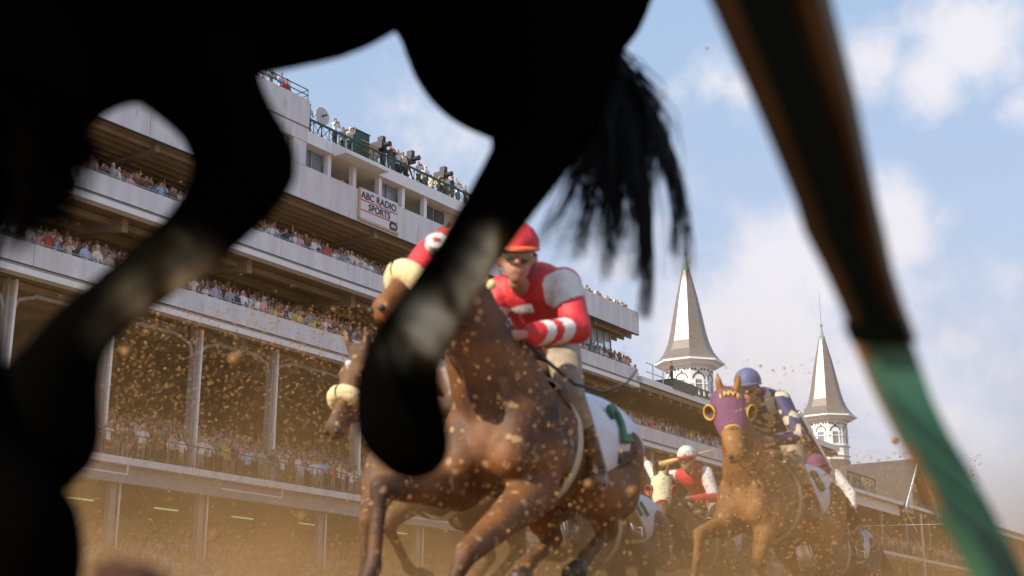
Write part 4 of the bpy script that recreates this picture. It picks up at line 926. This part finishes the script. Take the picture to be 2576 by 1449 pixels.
# last horse at the right
ho_v = place(2035, 1395, 15.2)
hv = horse('dark bay horse half hidden behind the purple hooded chestnut', ho_v, 'darkbay', poll=(1.12, 0, 1.75), voxel=.028, cloth=[('4', .2, -.1, 1.1, GREEN)])
jockey('jockey in purple helmet with white sleeves behind the purple hooded horse', hv, [M['purple'], M['whitecloth']], M['purple'], patches=lambda D, C: (lambda c: abs(c.y) > .16 and c.z > 1.68), dz=.0, head_d=(-.04, .06, -.02), voxel=.014, larm=((.26, .36, 1.84), (.34, .40, 1.58)))

# ------------------------------------------------------------------ the near black horse
def px_chain(L): return [(W(x, y, d), r * d / F) for x, y, d, r in L]
def near_horse(name, label, chains, base, group='galloping racehorses'):
    root = tag(empty(name, base), label, 'horse', group)
    me = organic([px_chain(c) for c in chains], .016, 6)
    me.transform(Matrix.Translation(-Vector(base)))
    dark_attr(me, lambda c: 0)
    return root, me
A_ch = [
    # barrel and croup, drawn from the croup to the chest
    [(1330, -90, 2.75, 330), (1000, -300, 2.5, 325), (770, -165, 2.25, 322), (420, -170, 1.95, 400), (120, -260, 1.75, 460)],
    [(120, -260, 1.75, 420), (-260, -500, 1.5, 330), (-520, -720, 1.3, 240)],           # neck, out of frame
    [(-520, -720, 1.3, 230), (-700, -620, 1.15, 190), (-860, -420, 1.05, 140)],         # head
    # near hind leg (the one at the right)
    [(1302, -40, 2.7, 318), (1290, 70, 2.66, 282), (1332, 160, 2.62, 214), (1375, 260, 2.55, 150), (1335, 395, 2.5, 100), (1240, 540, 2.42, 86), (1168, 655, 2.38, 80), (1092, 772, 2.34, 86), (1018, 885, 2.3, 94)],
    [(1015, 885, 2.3, 96), (1000, 980, 2.28, 110), (1006, 1060, 2.27, 116), (1040, 1116, 2.26, 98)],
    # other legs at the left
    [(400, -80, 1.9, 300), (445, 110, 1.9, 178), (560, 280, 1.85, 122), (622, 415, 1.8, 132), (575, 505, 1.78, 108), (475, 615, 1.75, 92), (345, 712, 1.72, 84), (205, 825, 1.7, 82)],
    [(205, 825, 1.7, 84), (160, 900, 1.68, 96), (118, 1000, 1.66, 134), (112, 1100, 1.65, 146), (20, 1110, 1.65, 140)],
    [(300, 0, 1.8, 260), (120, 100, 1.75, 220), (60, 250, 1.7, 165)],
    [(60, 60, 1.75, 220), (180, 180, 1.75, 105), (160, 270, 1.75, 95)],
]
baseA = W(900, 900, 2.3); baseA.z = 0
ra, meA = near_horse('racehorse', 'black silhouetted horse passing close overhead with its hind legs folded under it', A_ch, baseA)
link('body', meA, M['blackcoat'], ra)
# pale muddy sock tone, with the light on the cannons' right sides painted in
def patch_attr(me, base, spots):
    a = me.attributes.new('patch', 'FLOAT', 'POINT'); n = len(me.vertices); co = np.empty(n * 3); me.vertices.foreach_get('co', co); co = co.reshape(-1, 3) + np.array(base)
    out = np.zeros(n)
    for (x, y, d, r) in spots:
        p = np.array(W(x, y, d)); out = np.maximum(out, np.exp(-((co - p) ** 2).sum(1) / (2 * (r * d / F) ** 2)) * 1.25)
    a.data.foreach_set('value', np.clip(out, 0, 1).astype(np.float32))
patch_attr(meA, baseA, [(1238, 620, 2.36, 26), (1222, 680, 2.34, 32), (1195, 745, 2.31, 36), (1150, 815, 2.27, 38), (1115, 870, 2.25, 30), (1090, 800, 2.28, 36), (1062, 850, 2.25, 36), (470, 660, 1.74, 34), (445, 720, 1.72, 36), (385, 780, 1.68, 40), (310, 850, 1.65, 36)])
def tailfn(x0, y0, d0, jit, ends, rpx, sag):
    def fn(rr, i):
        ex, ey, w = ends[min(len(ends) - 1, int(rr.random() ** 1.7 * len(ends)))]
        ex += rr.gauss(0, w); ey += rr.gauss(0, w * 1.3)
        a = (x0 + rr.gauss(0, jit), y0 + rr.gauss(0, jit)); dd = d0 + rr.gauss(0, .05)
        hx = max(a[0], ex) + sag * rr.uniform(.2, 1.0) if sag > 0 else min(a[0], ex) + sag * rr.uniform(.2, 1)
        hy = a[1] + (ey - a[1]) * .38; pts = []; wob = rr.uniform(0, 6); am = rr.uniform(4, 18)
        for k in range(13):
            t = k / 12; bx = (1 - t) ** 2 * a[0] + 2 * t * (1 - t) * hx + t * t * ex; by = (1 - t) ** 2 * a[1] + 2 * t * (1 - t) * hy + t * t * ey
            pts.append(W(bx + am * math.sin(wob + 5 * t) * t, by, dd + .1 * t * math.sin(wob)))
        r = rpx * d0 / F
        return pts, [r * (1.15 - .95 * (k / 12) ** 1.5) for k in range(13)]
    return fn
ends0 = [(1640, 400, 26), (1600, 470, 30), (1570, 430, 34), (1520, 470, 30), (1500, 560, 26), (1555, 560, 26), (1650, 480, 24), (1545, 600, 34), (1690, 560, 14), (1560, 650, 22), (1470, 520, 26), (1660, 640, 12), (1500, 650, 22), (1450, 620, 24), (1650, 770, 7), (1560, 740, 12), (1740, 700, 10), (1600, 520, 24)]
ends = [(1560, 330, 40), (1600, 380, 36), (1520, 380, 40), (1640, 330, 30), (1580, 430, 34), (1500, 430, 36), (1660, 400, 22), (1540, 470, 30), (1620, 460, 24), (1690, 450, 12), (1470, 500, 18), (1560, 560, 14), (1520, 620, 16), (1600, 600, 12),
        (1650, 560, 10), (1450, 640, 16), (1555, 700, 9), (1570, 660, 8), (1490, 640, 8), (1640, 700, 7), (1655, 790, 6), (1655, 800, 5), (1725, 640, 6), (1760, 700, 6), (1400, 610, 10), (1620, 660, 20)]
bt = strands(None, tailfn(1480, 150, 2.72, 28, [(a - 35, b, w * 1.15) for a, b, w in ends], 2.5, 70), 1300, 0, 11, sides=3)
bmlink('tail', bt, M['blackhair'], ra)
for (a, b_, c_) in (((1012, 1050, 2.27), (1040, 1160, 2.25), 88), ((110, 1100, 1.65), (95, 1215, 1.63), 120)):
    bmh_ = bmesh.new(); tube(bmh_, [W(*a), W(*b_)], [c_ * .6 * a[2] / F, c_ * .72 * a[2] / F], 16); bmlink('hoof', bmh_, M['blackcoat'], ra, True)
# second dark horse cut by the left edge
B_ch = [[(-420, 60, 1.35, 330), (-150, 60, 1.4, 280), (20, 180, 1.4, 205), (60, 290, 1.4, 130)], [(-120, 300, 1.4, 200), (-160, 700, 1.38, 130), (-60, 1020, 1.36, 100), (20, 1200, 1.35, 96)],
        [(20, 1200, 1.35, 100), (62, 1335, 1.34, 150), (80, 1420, 1.34, 142), (60, 1560, 1.34, 110)], [(-420, 60, 1.35, 300), (-900, -60, 1.25, 300), (-1300, -260, 1.2, 200)]]
baseB = W(-200, 900, 1.35); baseB.z = 0
rb, meB = near_horse('racehorse', 'second dark horse cut off by the left edge, tail and lower leg showing', B_ch, baseB)
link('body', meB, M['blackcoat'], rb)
endsB = [(60, 560, 30), (120, 520, 36), (180, 470, 26), (30, 600, 24), (210, 430, 18), (90, 590, 30), (-40, 640, 30), (150, 560, 20)]
bt = strands(None, tailfn(70, 300, 1.4, 50, endsB, 4.5, 60), 420, 0, 12); bmlink('tail', bt, M['blackcoat'], rb)

# ------------------------------------------------------------------ rail support close to the lens
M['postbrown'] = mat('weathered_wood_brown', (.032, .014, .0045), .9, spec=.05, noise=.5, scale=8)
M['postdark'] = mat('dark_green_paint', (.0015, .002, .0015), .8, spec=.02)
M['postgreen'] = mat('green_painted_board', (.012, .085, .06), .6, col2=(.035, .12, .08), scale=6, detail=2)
rs = tag(empty('rail_support', W(2700, 1900, 1.4)), 'dark leaning rail support with green lower sleeve and brown edge near the lens', 'post')
def plank(L0, L1, d, th, twist=0):      # left edge points, right edge points in the picture, one distance, real thickness
    b = bmesh.new(); fw = []
    for (a, c) in zip(L0, L1):
        p, q = W(a[0], a[1], d), W(c[0], c[1], d); n_ = cF * th
        fw.append([b.verts.new(x) for x in (p, q, q + n_, p + n_)])
    for i in range(len(fw) - 1):
        for k in range(4): b.faces.new((fw[i][k], fw[i][(k + 1) % 4], fw[i + 1][(k + 1) % 4], fw[i + 1][k]))
    b.faces.new(fw[0][::-1]); b.faces.new(fw[-1]); return b
def lerp_edges(y0, y1, xl0, xl1, xr0, xr1, n=6):
    return [(xl0 + (xl1 - xl0) * i / n, y0 + (y1 - y0) * i / n) for i in range(n + 1)], [(xr0 + (xr1 - xr0) * i / n, y0 + (y1 - y0) * i / n) for i in range(n + 1)]
def edge(pts, y): return float(np.interp(y, [p[1] for p in pts], [p[0] for p in pts]))
LE = [(1680, -300), (1806, 0), (1915, 247), (2018, 494), (2045, 583), (2114, 716), (2160, 830), (2233, 1002), (2282, 1100), (2338, 1202), (2384, 1300), (2449, 1400), (2473, 1449), (2700, 1900)]
RE = [(1990, -300), (2062, 0), (2130, 247), (2185, 494), (2240, 716), (2285, 830), (2345, 1002), (2393, 1100), (2455, 1202), (2507, 1300), (2555, 1400), (2580, 1449), (2830, 1900)]
def strip(y0, y1, f0, f1, d, th, n=14):
    ys_ = np.linspace(y0, y1, n); a = []; c = []
    for y in ys_:
        l, r = edge(LE, y), edge(RE, y); a.append((l + (r - l) * f0, y)); c.append((l + (r - l) * f1, y))
    return plank(a, c, d, th)
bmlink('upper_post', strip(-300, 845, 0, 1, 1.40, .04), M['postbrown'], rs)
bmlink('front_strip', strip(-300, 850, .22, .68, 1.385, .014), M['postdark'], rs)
bmlink('highlight_side', strip(-300, 860, .96, 1.12, 1.43, .04), mat('pale_side_highlight', (.16, .16, .14), .7), rs)  # pale colour paints in the highlight along the post's right edge
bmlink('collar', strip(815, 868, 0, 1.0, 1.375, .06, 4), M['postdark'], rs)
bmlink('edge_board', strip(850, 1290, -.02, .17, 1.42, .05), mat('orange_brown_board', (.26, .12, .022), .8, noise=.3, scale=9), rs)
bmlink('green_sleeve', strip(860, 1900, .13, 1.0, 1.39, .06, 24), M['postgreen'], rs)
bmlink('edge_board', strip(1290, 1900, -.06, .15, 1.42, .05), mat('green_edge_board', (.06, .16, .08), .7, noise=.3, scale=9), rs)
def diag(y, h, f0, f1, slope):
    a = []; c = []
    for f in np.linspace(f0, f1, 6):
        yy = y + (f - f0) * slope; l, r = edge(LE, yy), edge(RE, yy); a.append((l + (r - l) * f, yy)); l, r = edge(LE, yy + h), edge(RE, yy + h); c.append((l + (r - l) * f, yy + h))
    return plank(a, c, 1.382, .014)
for y, h in ((985, 55), (1110, 50), (1210, 70)): bmlink('strap_or_shade', diag(y, h, .12, .98, 190), mat('green_shadow_band', (.008, .04, .03), .7), rs)  # thin dark bands stand in for diagonal shadows across the green sleeve
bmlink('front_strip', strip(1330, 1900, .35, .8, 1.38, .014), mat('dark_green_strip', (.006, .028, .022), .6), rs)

# ------------------------------------------------------------------ flying dirt
def clod_mesh(seed, sub=2):
    rr = random.Random(seed); b = bmesh.new(); bmesh.ops.create_icosphere(b, subdivisions=sub, radius=1)
    k = [v3(rr.gauss(0, 1), rr.gauss(0, 1), rr.gauss(0, 1)).normalized() for _ in range(6)]
    for v in b.verts:
        s = 1 + sum(.18 * max(0, v.co.normalized().dot(q)) * (1 if i % 2 else -1) for i, q in enumerate(k)); v.co = v.co * s * (1 + rr.uniform(-.06, .06)); v.co.z *= .88
    me = bpy.data.meshes.new('dirt_clod'); b.to_mesh(me); b.free(); me.materials.append(M['clod']); return me
CM = [clod_mesh(k) for k in range(5)]
zones = [((240, 950, 770, 1130), (5, 11), 9000, (.8, 4.6)), ((960, 1600, 850, 1449), (4.2, 6.3), 1500, (.9, 5.5)), ((1650, 2470, 1130, 1449), (6, 12), 6500, (.8, 4.6)), ((1600, 2576, 80, 1100), (5, 12), 420, (.6, 2.0)),
         ((0, 950, 380, 800), (6, 12), 160, (1.2, 3.8)), ((200, 1000, 1130, 1449), (5, 12), 2600, (.8, 4.5)), ((1780, 2120, 900, 1449), (6, 10.6), 520, (1.4, 5.5)), ((0, 250, 700, 860), (6, 10), 60, (1.2, 4)), ((1250, 1640, 1000, 1449), (4.5, 6.2), 260, (2, 7)), ((1830, 2100, 1080, 1449), (7, 10.4), 420, (2, 6))]
cl = []
for (x0, x1, y0, y1), (d0, d1), n, (r0, r1) in zones:
    for _ in range(n):
        x, y = rng.uniform(x0, x1), rng.uniform(y0, y1); d = rng.uniform(d0, d1); r = (r0 + (r1 - r0) * rng.random() ** 5) * .7
        p = W(x, y, d)
        if p.z < .3: continue
        cl.append((r, p, r * d / F))
for x, y, d, r in ((1590, 1235, 3.0, 11), (1480, 1218, 3.4, 10), (590, 905, 3.0, 15), (605, 890, 3.4, 9), (315, 885, 3.2, 11), (1250, 1100, 3.6, 8), (540, 1345, 2.8, 10), (760, 1300, 2.9, 9), (2250, 1110, 5, 9), (1735, 660, 6, 4), (1778, 122, 6, 4)):
    cl.append((r * 4, W(x, y, d), r * d / F))
cl.sort(key=lambda t: -t[0])
LM = [((600, 880), 'before the dark columns left of the brown horse'), ((450, 1000), 'just above the dusty lower balcony at left'), ((300, 900), 'beside the low black leg at far left'), ((850, 800), 'above the brown horse with the cream noseband'),
      ((1250, 950), 'before the neck of the central bay'), ((1200, 1150), 'before the chest of the central bay'), ((1420, 1150), 'before the belly of the central bay'), ((1300, 1380), 'low before the legs of the central bay'), ((1600, 1000), 'behind the rump of the central bay'),
      ((1700, 1200), 'beside the white helmeted jockey'), ((1860, 1150), 'before the chest of the purple hooded chestnut'), ((1800, 1380), 'low before the legs of the purple hooded chestnut'), ((2000, 1350), 'beside the hind end of the purple hooded chestnut'),
      ((2120, 1250), 'below the right spire'), ((2250, 1150), 'before the roof lettering board'), ((2280, 1350), 'over the far crowd at right'), ((2150, 950), 'in the sky beside the right spire'), ((1900, 800), 'in the sky between the two spires'), ((2300, 500), 'high in the sky at right'),
      ((1750, 300), 'high in the sky left of the post'), ((500, 500), 'before the upper decks at left'), ((700, 1300), 'over the ground level terrace'), ((350, 1300), 'over the ceiling lamps at lower left')]
def where(p):
    x, y, d = proj(p); return min(LM, key=lambda t: (t[0][0] - x) ** 2 + (t[0][1] - y) ** 2)[1]
for i, (r, p, rad) in enumerate(cl[:300]):
    o = bpy.data.objects.new('dirt_clod', CM[i % 5]); COL.objects.link(o); o.location = p; o.scale = (rad,) * 3; o.rotation_euler = tuple(rng.uniform(0, 6, 3))
    w_ = where(p); s_ = 'large' if r > 6 else ('mid sized' if r > 3.5 else 'small'); tag(o, s_ + ' dirt clod flying ' + w_, 'dirt clod', s_ + ' dirt clods ' + w_)
bmc = clod_mesh(9, 1); n = len(bmc.vertices); co = np.empty(n * 3); bmc.vertices.foreach_get('co', co); co = co.reshape(-1, 3); tr_ = np.array([list(p.vertices) for p in bmc.polygons])
V = []; T = []
for k, (r, p, rad) in enumerate(cl[300:]):
    sc_ = np.array([rng.uniform(.7, 1.4), rng.uniform(.7, 1.2), rng.uniform(.7, 1.4)]) * rad
    V.append(co * sc_ + np.array(p)); T.append(tr_ + k * n)
V = np.concatenate(V); T = np.concatenate(T); me = bpy.data.meshes.new('dirt_spray'); me.from_pydata(V.tolist(), [], T.tolist())
tag(link('dirt_spray', me, M['clod']), 'fine spray of small flying dirt crumbs', 'dirt', kind='stuff')
# heap of thrown dirt right in front of the lens, low left
dc = [[(W(x, y, 1.15), r * 1.15 / F)] for x, y, r in ((250, 1440, 26), (285, 1415, 20), (310, 1440, 30), (350, 1430, 22), (385, 1450, 24), (330, 1480, 44), (420, 1470, 18), (270, 1490, 40))]
tag(link('dirt_clump', organic(dc, .004, 1), mat('dark_wet_dirt', (.10, .04, .015), .9, noise=.6, scale=60, bump=.8), None, world=True), 'dark reddish clump of dirt low at the left, close to the lens', 'dirt clod')

# ------------------------------------------------------------------ dust hanging over the track
dm_ = bpy.data.materials.new('track_dust'); dm_.use_nodes = True; nt = dm_.node_tree
for n_ in list(nt.nodes): nt.nodes.remove(n_)
out = nt.nodes.new('ShaderNodeOutputMaterial'); pv = nt.nodes.new('ShaderNodeVolumePrincipled'); nt.links.new(pv.outputs[0], out.inputs['Volume'])
pv.inputs['Color'].default_value = (.74, .41, .165, 1); pv.inputs['Anisotropy'].default_value = .15
geo = nt.nodes.new('ShaderNodeNewGeometry'); sp = nt.nodes.new('ShaderNodeSeparateXYZ'); nt.links.new(geo.outputs['Position'], sp.inputs[0])
def mm(op, a, b=None):
    n_ = nt.nodes.new('ShaderNodeMath'); n_.operation = op
    for i, v in enumerate((a, b)):
        if v is None: continue
        if isinstance(v, (int, float)): n_.inputs[i].default_value = v
        else: nt.links.new(v, n_.inputs[i])
    return n_.outputs[0]
nn_ = nt.nodes.new('ShaderNodeTexNoise'); nn_.inputs['Scale'].default_value = .75; nn_.inputs['Detail'].default_value = 4; nt.links.new(geo.outputs['Position'], nn_.inputs['Vector'])
fall = mm('POWER', 2.718, mm('MULTIPLY', sp.outputs['Z'], -1 / .6))
cl_ = mm('MAXIMUM', mm('ADD', mm('MULTIPLY', mm('SUBTRACT', nn_.outputs['Fac'], .5), 9.0), .9), .06)
nt.links.new(mm('MULTIPLY', mm('MULTIPLY', fall, cl_), DUST), pv.inputs['Density'])
bm = bmesh.new(); abox(bm, -16, 26, 6.9, 44, .02, 6.0); tag(bmlink('dust_cloud', bm, dm_), 'tan dust cloud hanging over the track', 'dust', kind='stuff')
